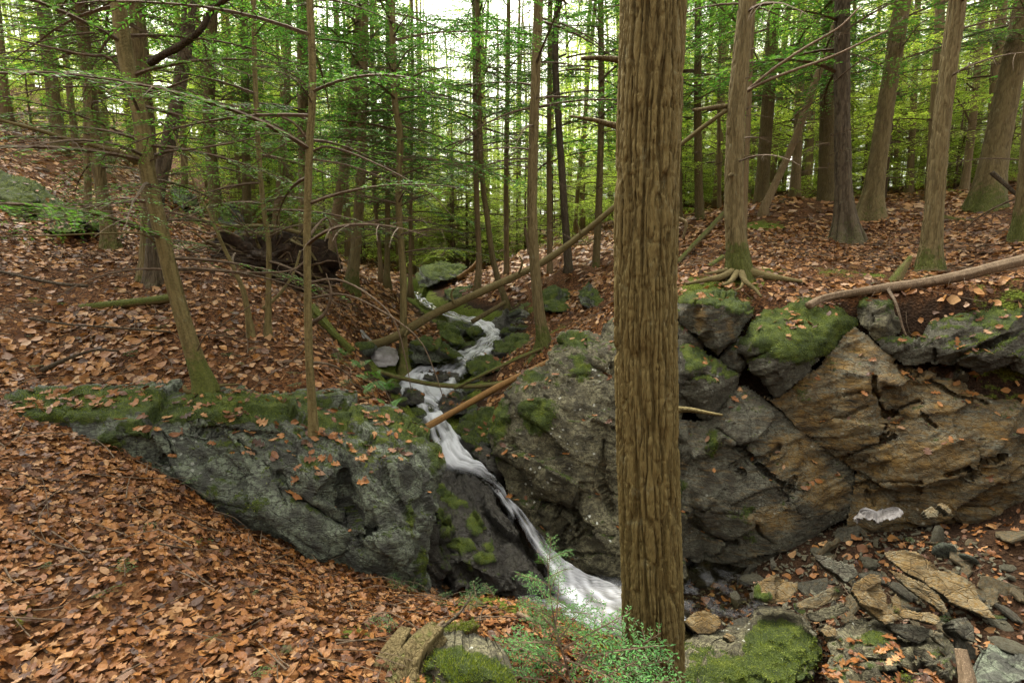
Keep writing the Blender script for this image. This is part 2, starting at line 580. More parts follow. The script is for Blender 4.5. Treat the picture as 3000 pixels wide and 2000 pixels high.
# ------------------------------------------------------------------ terrain (one sheet, from surveyed spots)
SPOTS = [
    # foreground leaf slope
    (0, 2000, 2.2), (500, 2000, 2.25), (1000, 2000, 2.3), (1400, 2000, 2.45), (1650, 2000, 2.7), (0, 1600, 2.9), (500, 1600, 3.1), (900, 1800, 2.85),
    (1250, 1850, 2.95), (0, 1350, 3.6), (300, 1420, 3.6), (700, 1650, 3.5), (1000, 1760, 3.45), (1250, 1765, 3.6), (1400, 1745, 3.75),
    (1560, 1800, 3.55), (1700, 1830, 3.7), (1790, 1860, 3.6), (1500, 1900, 2.95), (1700, 1950, 2.95), (1780, 2020, 2.95),
    (1900, 2180, 3.05), (1990, 2150, 3.3), (0, 1215, 4.0), (150, 1265, 3.95), (300, 1305, 3.95), (420, 1365, 3.95), (560, 1440, 4.0), (640, 1520, 4.0), (800, 1610, 3.95),
    (950, 1680, 3.9), (1120, 1740, 3.85), (1240, 1750, 3.95),
    # left bank above the outcrop
    (0, 1150, 4.5), (250, 1140, 4.7), (450, 1125, 4.85), (560, 1110, 4.95), (700, 1120, 5.0), (900, 1150, 5.05), (1060, 1165, 5.2), (1140, 1180, 5.3),
    (0, 1050, 4.9), (400, 1030, 5.2), (800, 1050, 5.5), (1000, 1080, 6.0), (1080, 1130, 6.4), (0, 900, 5.6), (300, 900, 6.0), (600, 900, 6.2), (900, 980, 6.6),
    (1020, 1010, 7.3), (0, 740, 6.7), (250, 730, 7.6), (440, 840, 6.7), (325, 725, 7.8), (640, 800, 7.4), (950, 880, 9.0), (1000, 930, 8.2), (760, 780, 8.6),
    (0, 640, 7.6), (200, 600, 9.0), (0, 430, 11.5), (175, 440, 13.0), (400, 560, 12.0), (540, 620, 12.0), (638, 655, 12.5), (722, 665, 13.0), (893, 750, 10.5),
    (956, 800, 10.5), (1030, 845, 10.0), (1110, 830, 13.0), (1134, 850, 12.0), (1050, 770, 18), (850, 700, 18), (400, 470, 20), (0, 300, 19), (600, 580, 22),
    # stream bed
    (1225, 880, 14.0), (1240, 900, 12.8), (1320, 945, 11.8), (1440, 990, 10.6), (1400, 1025, 9.9), (1330, 1072, 8.9), (1180, 1075, 8.6), (1280, 1100, 8.4),
    (1160, 1130, 7.9), (1300, 1150, 7.7), (1260, 1215, 7.0), (1300, 1290, 6.4), (1330, 1360, 6.15), (1400, 1410, 5.95), (1460, 1500, 5.7), (1530, 1610, 5.4),
    (1400, 1760, 5.0), (1600, 1760, 5.0), (1290, 1760, 4.7), (1500, 1780, 4.7), (1800, 1800, 4.6), (1950, 1800, 4.6), (2050, 1790, 4.6), (1700, 1850, 4.25), (1900, 1900, 4.15),
    (2000, 1990, 3.8),
    (1300, 1500, 5.9), (1350, 1600, 5.65), (1285, 1620, 5.25), (1420, 1700, 5.25), (1280, 1450, 6.0), (1290, 1690, 4.85), (1275, 1560, 5.1),
    # right of the stream, banks
    (1480, 1045, 8.9), (1440, 1150, 7.6), (1400, 1230, 7.0), (1620, 1060, 7.3), (1600, 1000, 8.0), (1690, 985, 7.6), (1700, 930, 8.8), (1780, 900, 8.4),
    (1590, 1010, 7.85), (1500, 895, 11.5), (1395, 840, 13.0), (1560, 860, 11.5), (1664, 775, 11.5), (1745, 790, 11.5), (1610, 805, 13.0), (1483, 800, 14.0),
    (1400, 800, 17), (1540, 730, 16), (1300, 810, 20), (1200, 815, 20), (1700, 720, 16), (1300, 780, 30), (1100, 770, 28), (1600, 680, 26),
    # right bank above the cliff
    (1900, 860, 6.8), (2000, 850, 6.35), (2100, 850, 6.2), (2165, 812, 6.8), (2300, 880, 6.0), (2420, 880, 5.85), (2500, 860, 5.8), (2600, 870, 5.6), (2700, 850, 5.55), (2850, 845, 5.3),
    (3000, 830, 5.2), (3150, 800, 5.1), (1950, 800, 7.8), (2050, 700, 10), (2050, 640, 12.5), (1900, 720, 11), (2400, 760, 7.9), (2478, 705, 9.0), (2722, 795, 6.9), (2600, 700, 9.0),
    (2230, 620, 12), (2300, 575, 13), (2420, 590, 12.5), (2548, 628, 10.5), (2650, 600, 13), (2885, 615, 9.9), (3000, 705, 7.2), (3000, 560, 12), (3000, 530, 16), (2600, 575, 18), (2300, 560, 20), (2000, 620, 20),
    (2600, 560, 26), (2200, 580, 28), (1900, 620, 26),
    # foot of the cliff and talus
    (2010, 1690, 5.62), (2200, 1600, 5.62), (2330, 1530, 5.62), (2480, 1490, 5.57), (2700, 1480, 5.32), (2900, 1440, 5.12), (3050, 1400, 4.92), (2350, 1600, 5.27), (2500, 1560, 5.12),
    (2700, 1560, 4.92), (2950, 1540, 4.62), (2250, 1720, 5.02), (2400, 1720, 4.82), (2600, 1750, 4.52), (2850, 1700, 4.32), (3000, 1700, 4.22), (2100, 1800, 4.82), (2250, 1830, 4.57),
    (2450, 1850, 4.32), (2700, 1880, 4.07), (2950, 1900, 3.82), (2150, 2000, 4.07), (2500, 2000, 3.87), (2900, 2020, 3.62), (3200, 1600, 4.22), (3200, 1900, 3.62),
]
pts = [at(*s) for s in SPOTS]


def dense(line, step=0.14):
    P = np.array([at(*p) for p in line])
    out = []
    for a, b in zip(P[:-1], P[1:]):
        n = max(1, int(np.linalg.norm(b - a) / step))
        out += [a + (b - a) * k / n for k in range(n)]
    return out + [P[-1]]


# brow of the far bank above the cliff, brow of the near bank above the outcrop
BROW = [[(1900, 880, 6.55), (2000, 862, 6.4), (2080, 842, 6.5), (2150, 862, 6.35), (2240, 900, 6.15), (2340, 882, 6.15), (2420, 878, 6.05), (2520, 868, 5.98), (2600, 862, 5.88), (2700, 858, 5.82), (2800, 868, 5.72), (2900, 852, 5.62), (3060, 838, 5.46)],
        [(0, 1165, 4.45), (200, 1148, 4.7), (400, 1133, 4.9), (560, 1118, 5.0), (700, 1122, 5.05), (900, 1155, 5.1), (1050, 1170, 5.25), (1130, 1186, 5.35)]]
for line in BROW:
    pts += dense(line)
# ground held low behind the faces of the outcrop, boulder and cliff, so that the rock stands in front of the bank
LOW = []
for (px, py, d, back) in [(150, 1265, 4.0, .2), (300, 1305, 4.0, .3), (420, 1365, 4.0, .35), (560, 1440, 4.05, .45), (640, 1520, 4.05, .5), (800, 1610, 4.0, .6), (950, 1680, 3.95, .65),
                          (1120, 1740, 3.9, .8), (1240, 1750, 4.0, .7), (2010, 1690, 5.4, .7), (2200, 1600, 5.4, .5), (2330, 1530, 5.4, .4), (2480, 1490, 5.35, .35), (2700, 1480, 5.1, .4),
                          (2900, 1440, 4.9, .4), (3050, 1400, 4.7, .4), (1620, 1690, 5.4, .6), (1750, 1700, 5.2, .9), (1900, 1700, 5.2, .9), (1560, 1600, 5.5, .5), (1500, 1480, 5.7, .5)]:
    p = at(px, py, d)
    dirv = np.array([p[0], p[1], 0]); dirv /= np.linalg.norm(dirv)
    LOW.append(p + dirv * back)
LOW = np.array(LOW)
for seq in ((0, 1, 2, 3, 4, 5, 6, 7, 8), (16, 17, 18, 9, 10, 11, 12, 13, 14, 15)):
    for a, b in zip(seq[:-1], seq[1:]):
        n = max(1, int(np.linalg.norm(LOW[a] - LOW[b]) / 0.2))
        pts += [LOW[a] + (LOW[b] - LOW[a]) * k / n for k in range(n)]
pts += [LOW[8], LOW[15], LOW[19], LOW[20]]
# unseen rise behind the camera, added to block front light; sides and far ground
for (x, y, z) in [(0, 0, 0), (-2, 0, .35), (2, 0, -.35), (0, -3, .5), (-4, -3, 1.3), (4, -3, .2), (0, -9, 4.2), (-9, -9, 6.5), (9, -9, 3.6), (0, -28, 10), (-25, -28, 15), (25, -28, 9), (-6, 0, 1.4), (6, 0, .3), (-10, 2, 3.5), (10, 2, 1.9), (-3.4, 2, .6), (3.6, 2.2, -.75), (5, 3.5, .4), (-12, 8, 5), (-20, 12, 8), (-24, 30, 11),
                  (-15, 40, 9), (-40, 20, 14), (-45, 60, 17), (14, 8, 3.6), (24, 12, 5.5), (30, 30, 6.5), (45, 20, 8), (45, 60, 10), (20, 45, 6), (0, 45, 4.2), (8, 45, 5), (-8, 45, 5.5), (0, 75, 9), (-20, 75, 13), (20, 75, 11), (40, 75, 12),
                  (60, 0, 6), (-60, 0, 14), (30, -10, 6), (-30, -10, 11), (-2, 32, 2.6), (3, 30, 2.7)]:
    pts.append(np.array([x, y, z], float))
pts = np.array(pts)


def rbf_fit(P, lam=0.02):
    n = len(P)
    D = np.linalg.norm(P[:, None, :2] - P[None, :, :2], axis=2)
    K = -D - lam * np.eye(n) * 0 + 0
    K[np.diag_indices(n)] = -lam * -1.0 * -1.0
    A = np.zeros((n + 3, n + 3))
    A[:n, :n] = K
    A[:n, n] = 1; A[:n, n + 1:] = P[:, :2]
    A[n, :n] = 1; A[n + 1:, :n] = P[:, :2].T
    b = np.concatenate([P[:, 2], [0, 0, 0]])
    return np.linalg.solve(A, b)


RW = rbf_fit(pts, 0.0)


def base_h(x, y):
    sh = np.shape(x)
    x = np.ravel(x).astype(float); y = np.ravel(y).astype(float)
    out = np.zeros(len(x))
    for s in range(0, len(x), 20000):
        xs, ys = x[s:s + 20000], y[s:s + 20000]
        D = np.hypot(xs[:, None] - pts[None, :, 0], ys[:, None] - pts[None, :, 1])
        out[s:s + 20000] = -D @ RW[:len(pts)] + RW[-3] + RW[-2] * xs + RW[-1] * ys
    return out.reshape(sh)


# height table with bilinear lookup, fine near the camera
_gy = np.concatenate([np.arange(-30, -4, 1.0), np.arange(-4, 12, 0.075), np.arange(12, 30, 0.2), np.arange(30, 75.1, 0.75)])
_gx = np.concatenate([np.arange(-60, -16, 0.8), np.arange(-16, -7, 0.2), np.arange(-7, 7, 0.075), np.arange(7, 16, 0.2), np.arange(16, 60.1, 0.8)])
GX, GY = np.meshgrid(_gx, _gy)
HZ = base_h(GX, GY)
for _ in range(2):   # soften the cusps of the interpolation
    Hp = np.pad(HZ, 1, mode='edge')
    HZ = 0.5 * HZ + 0.125 * (Hp[:-2, 1:-1] + Hp[2:, 1:-1] + Hp[1:-1, :-2] + Hp[1:-1, 2:])
_pn = np.stack([GX, GY, GX * 0], -1)
HZ = HZ + 0.05 * fbm(_pn * 1.7, 3, 3) + 0.02 * fbm(_pn * 6, 2, 9) + 0.25 * smooth(14, 30, GY) * fbm(_pn * 0.25, 3, 5)


def hgt(x, y):
    x = np.asarray(x, float); y = np.asarray(y, float)
    i = np.clip(np.searchsorted(_gx, x) - 1, 0, len(_gx) - 2)
    j = np.clip(np.searchsorted(_gy, y) - 1, 0, len(_gy) - 2)
    u = np.clip((x - _gx[i]) / (_gx[i + 1] - _gx[i]), 0, 1)
    v = np.clip((y - _gy[j]) / (_gy[j + 1] - _gy[j]), 0, 1)
    return (HZ[j, i] * (1 - u) + HZ[j, i + 1] * u) * (1 - v) + (HZ[j + 1, i] * (1 - u) + HZ[j + 1, i + 1] * u) * v


def nrm_at(x, y, e=0.06):
    gx = (hgt(x + e, y) - hgt(x - e, y)) / (2 * e)
    gy = (hgt(x, y + e) - hgt(x, y - e)) / (2 * e)
    n = np.stack([-gx, -gy, np.ones_like(gx)], -1)
    return n / np.linalg.norm(n, axis=-1, keepdims=True)


def hit(px, py, d0=1.5, d1=40.0):
    """first depth at which the pixel's ray meets the ground"""
    d = np.linspace(d0, d1, 1200)
    P = atv(np.full_like(d, px), np.full_like(d, py), d)
    below = P[:, 2] < hgt(P[:, 0], P[:, 1])
    k = np.argmax(below)
    return d[k] if below.any() else None


# the stream: pairs of left / right edge spots (px, py, depth)
STREAM = [
    ((1210, 858, 16.0), (1235, 858, 16.0), .1), ((1218, 878, 14.0), (1248, 878, 14.0), .15), ((1230, 896, 12.9), (1274, 896, 12.7), .2), ((1296, 930, 11.9), (1368, 926, 11.7), .5), ((1372, 948, 11.3), (1450, 944, 11.1), .8),
    ((1395, 966, 10.9), (1482, 962, 10.8), .95), ((1420, 982, 10.55), (1478, 984, 10.5), .75), ((1382, 1004, 10.1), (1470, 1012, 9.9), .55), ((1350, 1026, 9.6), (1452, 1036, 9.4), .75),
    ((1296, 1046, 9.15), (1426, 1058, 9.0), .6), ((1215, 1064, 8.8), (1392, 1072, 8.7), .6), ((1190, 1082, 8.5), (1384, 1088, 8.45), .9), ((1158, 1106, 8.1), (1368, 1112, 8.1), 1.0),
    ((1140, 1132, 7.8), (1360, 1140, 7.75), 1.05), ((1156, 1160, 7.5), (1335, 1168, 7.45), 1.0), ((1205, 1188, 7.2), (1300, 1192, 7.15), .6), ((1222, 1216, 6.95), (1302, 1212, 6.9), .8),
    ((1240, 1245, 6.7), (1318, 1232, 6.65), .9), ((1252, 1285, 6.45), (1346, 1262, 6.4), .95), ((1268, 1330, 6.25), (1366, 1306, 6.2), 1.0), ((1290, 1382, 6.05), (1395, 1338, 6.05), 1.0),
    ((1340, 1386, 5.98), (1425, 1360, 5.95), .95), ((1400, 1408, 5.88), (1456, 1388, 5.85), .75), ((1444, 1442, 5.75), (1478, 1424, 5.74), .6), ((1474, 1490, 5.6), (1500, 1472, 5.6), .5), ((1508, 1538, 5.45), (1545, 1506, 5.45), .5),
    ((1540, 1596, 5.3), (1588, 1560, 5.3), .6), ((1576, 1650, 5.15), (1634, 1614, 5.15), .75), ((1608, 1704, 5.02), (1690, 1664, 5.02), .95), ((1612, 1756, 4.92), (1790, 1690, 5.0), 1.0),
    ((1650, 1800, 4.75), (1880, 1712, 4.95), .85), ((1720, 1842, 4.55), (1980, 1740, 4.85), .6), ((1800, 1880, 4.35), (2040, 1775, 4.7), .35), ((1860, 1930, 4.15), (2050, 1815, 4.5), .15)]
_cs = []
for a, b, f in STREAM:
    _cs.append(np.concatenate([at(*a), at(*b), [f]]))
_cs = np.array(_cs)
_mid = 0.5 * (_cs[:, :3] + _cs[:, 3:6])
_half = 0.5 * np.linalg.norm(_cs[:, :2] - _cs[:, 3:5], axis=1)


def stream_dist(x, y):
    """distance to the stream's edge in plan (negative inside)"""
    best = np.full(np.shape(x), 1e9)
    for k in range(len(_mid) - 1):
        a, b = _mid[k, :2], _mid[k + 1, :2]
        ab = b - a
        t = np.clip(((x - a[0]) * ab[0] + (y - a[1]) * ab[1]) / (ab @ ab + 1e-9), 0, 1)
        d = np.hypot(x - a[0] - t * ab[0], y - a[1] - t * ab[1]) - (_half[k] * (1 - t) + _half[k + 1] * t)
        best = np.minimum(best, d)
    return best


# carve the bed under the water
_sel = (GY > 3) & (GY < 17) & (np.abs(GX) < 4)
_sdist = np.full(GX.shape, 9.0)
_sdist[_sel] = stream_dist(GX[_sel], GY[_sel])
_near = np.argmin(np.hypot(GX[_sel][:, None] - _mid[None, :, 0], GY[_sel][:, None] - _mid[None, :, 1]), axis=1)
_bed = HZ[_sel]
_w = smooth(0.12, -0.1, _sdist[_sel])
_bed = _bed * (1 - _w) + np.minimum(_bed, _mid[_near, 2] - 0.12) * _w
HZ[_sel] = _bed

_slope = np.hypot(np.gradient(HZ, _gx, axis=1), np.gradient(HZ, _gy, axis=0))
_leafy = smooth(0.0, 0.25, _sdist - .35 * (GY > 6.0)) * smooth(2.2, 1.2, _slope)
_leafy *= np.where((GX > 1.25) & (GY < 5.5) & (HZ < .3), .12, 1)
_mossg = np.clip(0.8 * smooth(0.7, 0.05, _sdist) * (GY > 6.0), 0, 1) - 0.1
# mossy spots on the ground (px, py, depth, radius m, strength)
for (px, py, d, r, s) in [(1480, 1735, 3.7, .35, .8), (1380, 1752, 3.7, .25, .6), (1740, 1830, 3.65, .3, .9), (1020, 1850, 2.75, .16, .6), (1330, 1780, 3.4, .2, .6), (1300, 1880, 2.8, .3, .4), (1450, 1900, 2.8, .25, .5), (60, 1850, 2.5, .12, .5), (560, 1560, 3.4, .2, .5),
                          (1090, 1860, 2.75, .14, .5), (400, 1480, 3.5, .12, .4), (2080, 840, 6.4, .5, .8), (2250, 800, 6.9, .45, .6), (2160, 812, 6.7, .6, .6), (2440, 820, 6.8, .5, .5), (2230, 665, 10.5, .6, .8), (2540, 815, 6.7, .35, .6), (2950, 860, 5.2, .4, .6),
                          (1640, 930, 8.8, .5, .5), (1560, 880, 10.8, .6, .5), (1480, 960, 9.8, .5, .6), (1260, 1000, 9.2, .6, .5), (700, 1000, 6.2, .3, .3), (1100, 930, 8.6, .3, .3), (300, 650, 8.4, .8, .5), (150, 600, 8.6, .8, .5), (1180, 1210, 5.6, .3, .6)]:
    c = at(px, py, d)
    _mossg = np.maximum(_mossg, s * np.exp(-((GX - c[0]) ** 2 + (GY - c[1]) ** 2) / (r * r)))
ny, nx = GX.shape
ii = (np.arange(ny - 1)[:, None] * nx + np.arange(nx - 1)[None])
gq = np.stack([ii, ii + 1, ii + nx + 1, ii + nx], -1).reshape(-1, 4)
ground = link('ground', make_mesh('ground', np.stack([GX, GY, HZ], -1), gq, None, [M['ground']], attrs={'leafy': _leafy.ravel(), 'moss': _mossg.ravel()}))
tag(ground, 'leaf covered forest floor of the ravine', None, None, 'structure')

# ------------------------------------------------------------------ water
NW, NA = 36, 420
L = catmull(_cs[:, :3], NA); Rr = catmull(_cs[:, 3:6], NA)
_cc = np.concatenate([[0], np.cumsum(np.linalg.norm(np.diff(_mid, axis=0), axis=1))])
_s = np.linspace(0, _cc[-1], NA)
Lx = np.stack([np.interp(_s, _cc, _cs[:, k]) for k in range(3)], -1)
Rx = np.stack([np.interp(_s, _cc, _cs[:, 3 + k]) for k in range(3)], -1)
ker = np.hanning(13); ker /= ker.sum()
sm = lambda a: np.stack([np.convolve(np.pad(a[:, k], 6, mode='edge'), ker, 'valid') for k in range(a.shape[1])], -1)
Lx, Rx = sm(Lx), sm(Rx)
ff = np.interp(_s, _cc, _cs[:, 6])
w = np.linspace(0.0, 1.0, NW)
W = Lx[:, None] * (1 - w)[None, :, None] + Rx[:, None] * w[None, :, None]
ss = np.repeat(_s[:, None], NW, 1); ww = np.repeat(w[None], NA, 0)
wid = np.linalg.norm(Rx - Lx, axis=1)[:, None]
slope = np.clip(-np.gradient(W[:, NW // 2, 2]) / (np.linalg.norm(np.gradient(W[:, NW // 2], axis=0)[:, :2], axis=1) + 1e-4), 0, 3)[:, None]
ncoord = np.stack([ww * wid * 16, ss * 2.2, ss * 0], -1)
stk = fbm(ncoord + np.stack([0.35 * vnoise(np.stack([ww * 3, ss * 3, ss * 0], -1), 8), ss * 0, ss * 0], -1) * 2, 4, 41, 0.6)
lump = fbm(np.stack([W[..., 0] * 5, W[..., 1] * 5, W[..., 0] * 0], -1), 3, 43)
edge = np.minimum(ww - w[0], w[-1] - ww)
W[..., 2] += 0.014 * stk + 0.05 * lump * (1 - smooth(0.5, 1.5, slope)) - 0.10 * smooth(0.16, 0.0, edge) + 0.03
fin = fbm(np.stack([ww * wid * 46, ss * 3.5, ss * 0 + 4], -1), 3, 47, 0.6)
foam = (ff + .12 * (_s < 7.5))[:, None] * 0.95 + 0.75 * stk + 0.4 * fin + 0.5 * lump - 0.75 * smooth(0.22, 0.0, edge) - 0.12
ii = (np.arange(NA - 1)[:, None] * NW + np.arange(NW - 1)[None])
wq = np.stack([ii, ii + NW, ii + NW + 1, ii + 1], -1).reshape(-1, 4)
stream = link('stream_water', make_mesh('stream_water', W, wq, None, [M['water']], attrs={'foam': foam.ravel()}))
tag(stream, 'white rushing stream cascading down the ravine', None, None, 'structure')
# dark still pool at the foot of the chute
zp = at(1700, 1740, 4.95)[2] - 0.03
pool_px = [(1220, 1700, 5.0), (1420, 1690, 5.2), (1600, 1690, 5.25), (1800, 1690, 5.3), (2060, 1740, 5.0), (2090, 1830, 4.5), (1980, 1960, 4.0), (1760, 1900, 4.1), (1600, 1830, 4.3), (1400, 1780, 4.6), (1240, 1760, 4.5)]
pv = [at(*p)[:2] for p in pool_px]
cen = np.mean(pv, axis=0)
gx_, gy_ = np.meshgrid(np.linspace(-2.2, 3.2, 90), np.linspace(2.9, 5.9, 50))
pz = zp + 0.006 * fbm(np.stack([gx_ * 6, gy_ * 6, gx_ * 0], -1), 3, 6)
ii = (np.arange(49)[:, None] * 90 + np.arange(89)[None])
pq = np.stack([ii, ii + 1, ii + 91, ii + 90], -1).reshape(-1, 4)
pool = link('pool_water', make_mesh('pool_water', np.stack([gx_, gy_, pz], -1), pq, None, [M['water']],
                                    attrs={'foam': (0.9 * np.exp(-(((gx_ - at(1760, 1760, 4.8)[0]) / .55) ** 2 + ((gy_ - at(1760, 1760, 4.8)[1]) / .35) ** 2)) + 0.2 * fbm(np.stack([gx_ * 9, gy_ * 9, gx_ * 0], -1), 3, 6)).ravel()}))
tag(pool, 'dark plunge pool under the chute', None, None, 'structure')


# ------------------------------------------------------------------ rock builder
def inside(poly, x, y):
    r = np.zeros(np.shape(x), bool)
    n = len(poly)
    for i in range(n):
        x0, y0 = poly[i][:2]; x1, y1 = poly[(i + 1) % n][:2]
        c = (y0 > y) != (y1 > y)
        r ^= c & (x < (x1 - x0) * (y - y0) / (y1 - y0 + 1e-12) + x0)
    return r


def seg_near(lines, x, y, closed=False):
    best = np.full(np.shape(x), 1e9); bx = np.zeros(np.shape(x)); by = np.zeros(np.shape(x))
    n = len(lines)
    for i in range(n if closed else n - 1):
        x0, y0 = lines[i][:2]; x1, y1 = lines[(i + 1) % n][:2]
        dx, dy = x1 - x0, y1 - y0
        t = np.clip(((x - x0) * dx + (y - y0) * dy) / (dx * dx + dy * dy + 1e-9), 0, 1)
        qx, qy = x0 + t * dx, y0 + t * dy
        d = np.hypot(x - qx, y - qy)
        m = d < best
        best = np.where(m, d, best); bx = np.where(m, qx, bx); by = np.where(m, qy, by)
    return best, bx, by


MOSS_AT = []
ROCK_TOPS = []     # (points, normals) of rock surfaces for scattered leaves


def facets(V, cell, seed, fol):
    """broken planes: every cell of the rock is a tilted facet with a step to its neighbours"""
    ca, sa = fol
    w = V + .1 * cell * np.stack([vnoise(V / cell * 1.3 + k * 7, seed + k) for k in range(3)], -1)
    a = np.stack([(w[:, 0] * ca - w[:, 2] * sa) * .55, w[:, 1] * .8, (w[:, 2] * ca + w[:, 0] * sa) * 1.5], -1) / cell
    base = np.floor(a).astype(np.int64)
    best = np.full(len(V), 9.0); out = np.zeros(len(V))
    for dx in (-1, 0, 1):
        for dy in (-1, 0, 1):
            for dz in (-1, 0, 1):
                c = base + np.array([dx, dy, dz])
                h = [_hash(c[:, 0], c[:, 1], c[:, 2], seed + 11 * k) for k in range(7)]
                p = c + np.stack(h[:3], -1)
                dd = a - p
                r = (dd ** 2).sum(1)
                val = (h[3] - .5) * .22 + (dd * (np.stack(h[4:7], -1) - .5)).sum(1) * .42
                m = r < best
                best = np.where(m, r, best); out = np.where(m, val, out)
    return out * cell


def rock_mesh(name, bound, inner=(), step=5.0, cracks=(), moss=(), ochre=(), mat='rock_grey', thick=0.7, amp=0.05, fol=(0.0, 0.35), strata=0.012, top_moss=0.5, seed=0,
              back=None, base_moss=0.0, base_ochre=0.0, wob=10.0, rounds=1, fine=0.008, leaves=True, jag=1.0, seat=False):
    """a block of rock: its visible faces run through the surveyed spots, the sides and back close it into the bank"""
    bound = [tuple(b) for b in bound]; inner = [tuple(b) for b in inner]
    P = bound + inner
    ed = [(i, (i + 1) % len(bound)) for i in range(len(bound))]
    res = delaunay_2d_cdt([Vector((p[0], p[1])) for p in P], ed, [], 0, 1e-4)
    cv, cf = res[0], res[2]
    orig = res[3]
    dep = np.array([P[o[0]][2] if o else 5.0 for o in orig])
    cvx = np.array([[v.x, v.y] for v in cv])
    bx = [b[0] for b in bound]; by = [b[1] for b in bound]
    gx = np.arange(min(bx) - step, max(bx) + 2 * step, step)
    gy = np.arange(min(by) - step, max(by) + 2 * step, step)
    X, Y = np.meshgrid(gx, gy)
    # rough outline
    jx = wob * fbm(np.stack([X / 60, Y / 60, X * 0 + seed], -1), 3, seed + 5)
    jy = wob * fbm(np.stack([X / 60, Y / 60, X * 0 + seed], -1), 3, seed + 15)
    ins = inside(bound, X + jx, Y + jy)
    cell = ins[:-1, :-1] & ins[1:, :-1] & ins[:-1, 1:] & ins[1:, 1:]
    used = np.zeros_like(ins)
    used[:-1, :-1] |= cell; used[1:, :-1] |= cell; used[:-1, 1:] |= cell; used[1:, 1:] |= cell
    idx = np.full(X.shape, -1)
    idx[used] = np.arange(used.sum())
    cnt = np.zeros(X.shape, int)
    cnt[:-1, :-1] += cell; cnt[1:, :-1] += cell; cnt[:-1, 1:] += cell; cnt[1:, 1:] += cell
    bord = (cnt[used] < 4)
    x, y = X[used].copy(), Y[used].copy()
    # inverse depth is linear on a flat face
    inv = np.zeros(len(x)); got = np.zeros(len(x), bool)
    xx, yy = x + jx[used], y + jy[used]
    for f in cf:
        a, b, c = [cvx[i] for i in f[:3]]
        det = (b[1] - c[1]) * (a[0] - c[0]) + (c[0] - b[0]) * (a[1] - c[1])
        if abs(det) < 1e-6: continue
        l1 = ((b[1] - c[1]) * (xx - c[0]) + (c[0] - b[0]) * (yy - c[1])) / det
        l2 = ((c[1] - a[1]) * (xx - c[0]) + (a[0] - c[0]) * (yy - c[1])) / det
        l3 = 1 - l1 - l2
        m = (l1 >= -1e-3) & (l2 >= -1e-3) & (l3 >= -1e-3) & ~got
        inv[m] = (l1 / dep[f[0]] + l2 / dep[f[1]] + l3 / dep[f[2]])[m]
        got |= m
    if (~got).any():
        k = np.argmin(np.hypot(xx[~got][:, None] - cvx[None, :, 0], yy[~got][:, None] - cvx[None, :, 1]), axis=1)
        inv[~got] = 1 / dep[k]
    # cracks
    dd = 1 / inv
    G = np.full(X.shape, np.nan); G[used] = dd
    for _ in range(rounds):
        Gp = np.pad(G, 1, constant_values=np.nan)
        S = np.stack([Gp[:-2, 1:-1], Gp[2:, 1:-1], Gp[1:-1, :-2], Gp[1:-1, 2:], G])
        with np.errstate(all='ignore'):
            G = np.where(used, np.nansum(np.nan_to_num(S), 0) / np.maximum((~np.isnan(S)).sum(0), 1), np.nan)
    dd = G[used]
    for (line, wpx, dep_m) in cracks:
        cx = x + 5 * fbm(np.stack([x / 30, y / 30, x * 0], -1), 3, seed + 3)
        cy = y + 5 * fbm(np.stack([x / 30, y / 30, x * 0], -1), 3, seed + 4)
        q, _, _ = seg_near(line, cx, cy)
        dd = dd + 1.5 * dep_m * np.exp(-(q / (wpx * .8)) ** 2)
    if seat:
        gd = np.array([hit(px_, py_, 2.0, 22.0) or 99.0 for px_, py_ in zip(x[::max(1, len(x) // 40)], y[::max(1, len(x) // 40)])])
        ratio = gd / dd[::max(1, len(x) // 40)]
        dd = dd * min(1.0, np.percentile(ratio, 3 if seat is True else seat) * .975)
    V = atv(x, y, dd)
    fcs = np.stack([idx[:-1, :-1][cell], idx[1:, :-1][cell], idx[1:, 1:][cell], idx[:-1, 1:][cell]], -1)

    def normals(V):
        n = np.zeros_like(V)
        a = V[fcs]
        fn = np.cross(a[:, 2] - a[:, 0], a[:, 3] - a[:, 1])
        for k in range(4):
            np.add.at(n, fcs[:, k], fn)
        return n / (np.linalg.norm(n, axis=1)[:, None] + 1e-9)
    N = normals(V)
    ca, sa = math.cos(fol[1]), math.sin(fol[1])
    ca2, sa2 = math.cos(fol[0]), math.sin(fol[0])
    lay = (V[:, 2] * ca + V[:, 0] * sa) * ca2 + V[:, 1] * sa2
    lw = lay + 0.03 * fbm(V * 2.5, 3, seed + 2)
    big = fbm(V * 2.2, 4, seed + 1)
    fac = facets(V, .42, seed + 51, (ca, sa)) * .95 + facets(V, .15, seed + 52, (ca, sa)) * .4
    q = np.abs(vnoise(V * np.array([2.2, 2.2, 2.2]) + 9, seed + 21))
    chips = np.round(3 * fbm(V * 4.5, 2, seed + 22)) / 3
    la = fbm(np.stack([lw * 22, V[:, 0] * 3.0, V[:, 1] * 3.0], -1), 4, seed + 23, 0.65) * (0.35 + 1.3 * smooth(-0.3, 0.5, vnoise(V * 1.7 + 2, seed + 27)))
    fine_n = fbm(V * 28, 3, seed + 24)
    crk = smooth(0.07, 0.0, q) * smooth(0.0, 0.4, vnoise(V * 1.3 + 4, seed + 25))
    D = .3 * amp * big + jag * fac + strata * la + fine * fine_n - 0.03 * crk
    # distance to outline fades bulges so that the piece keeps its place
    mo = np.full(len(x), base_moss)
    for (cx, cy, rx, ry, s) in moss:
        mo = np.maximum(mo, s * np.exp(-(((x - cx) / rx) ** 2 + ((y - cy) / ry) ** 2)))
    oc = np.full(len(x), base_ochre)
    for (cx, cy, rx, ry, s) in ochre:
        oc = np.maximum(oc, s * np.exp(-(((x - cx) / rx) ** 2 + ((y - cy) / ry) ** 2)))
    V = V + N * D[:, None]
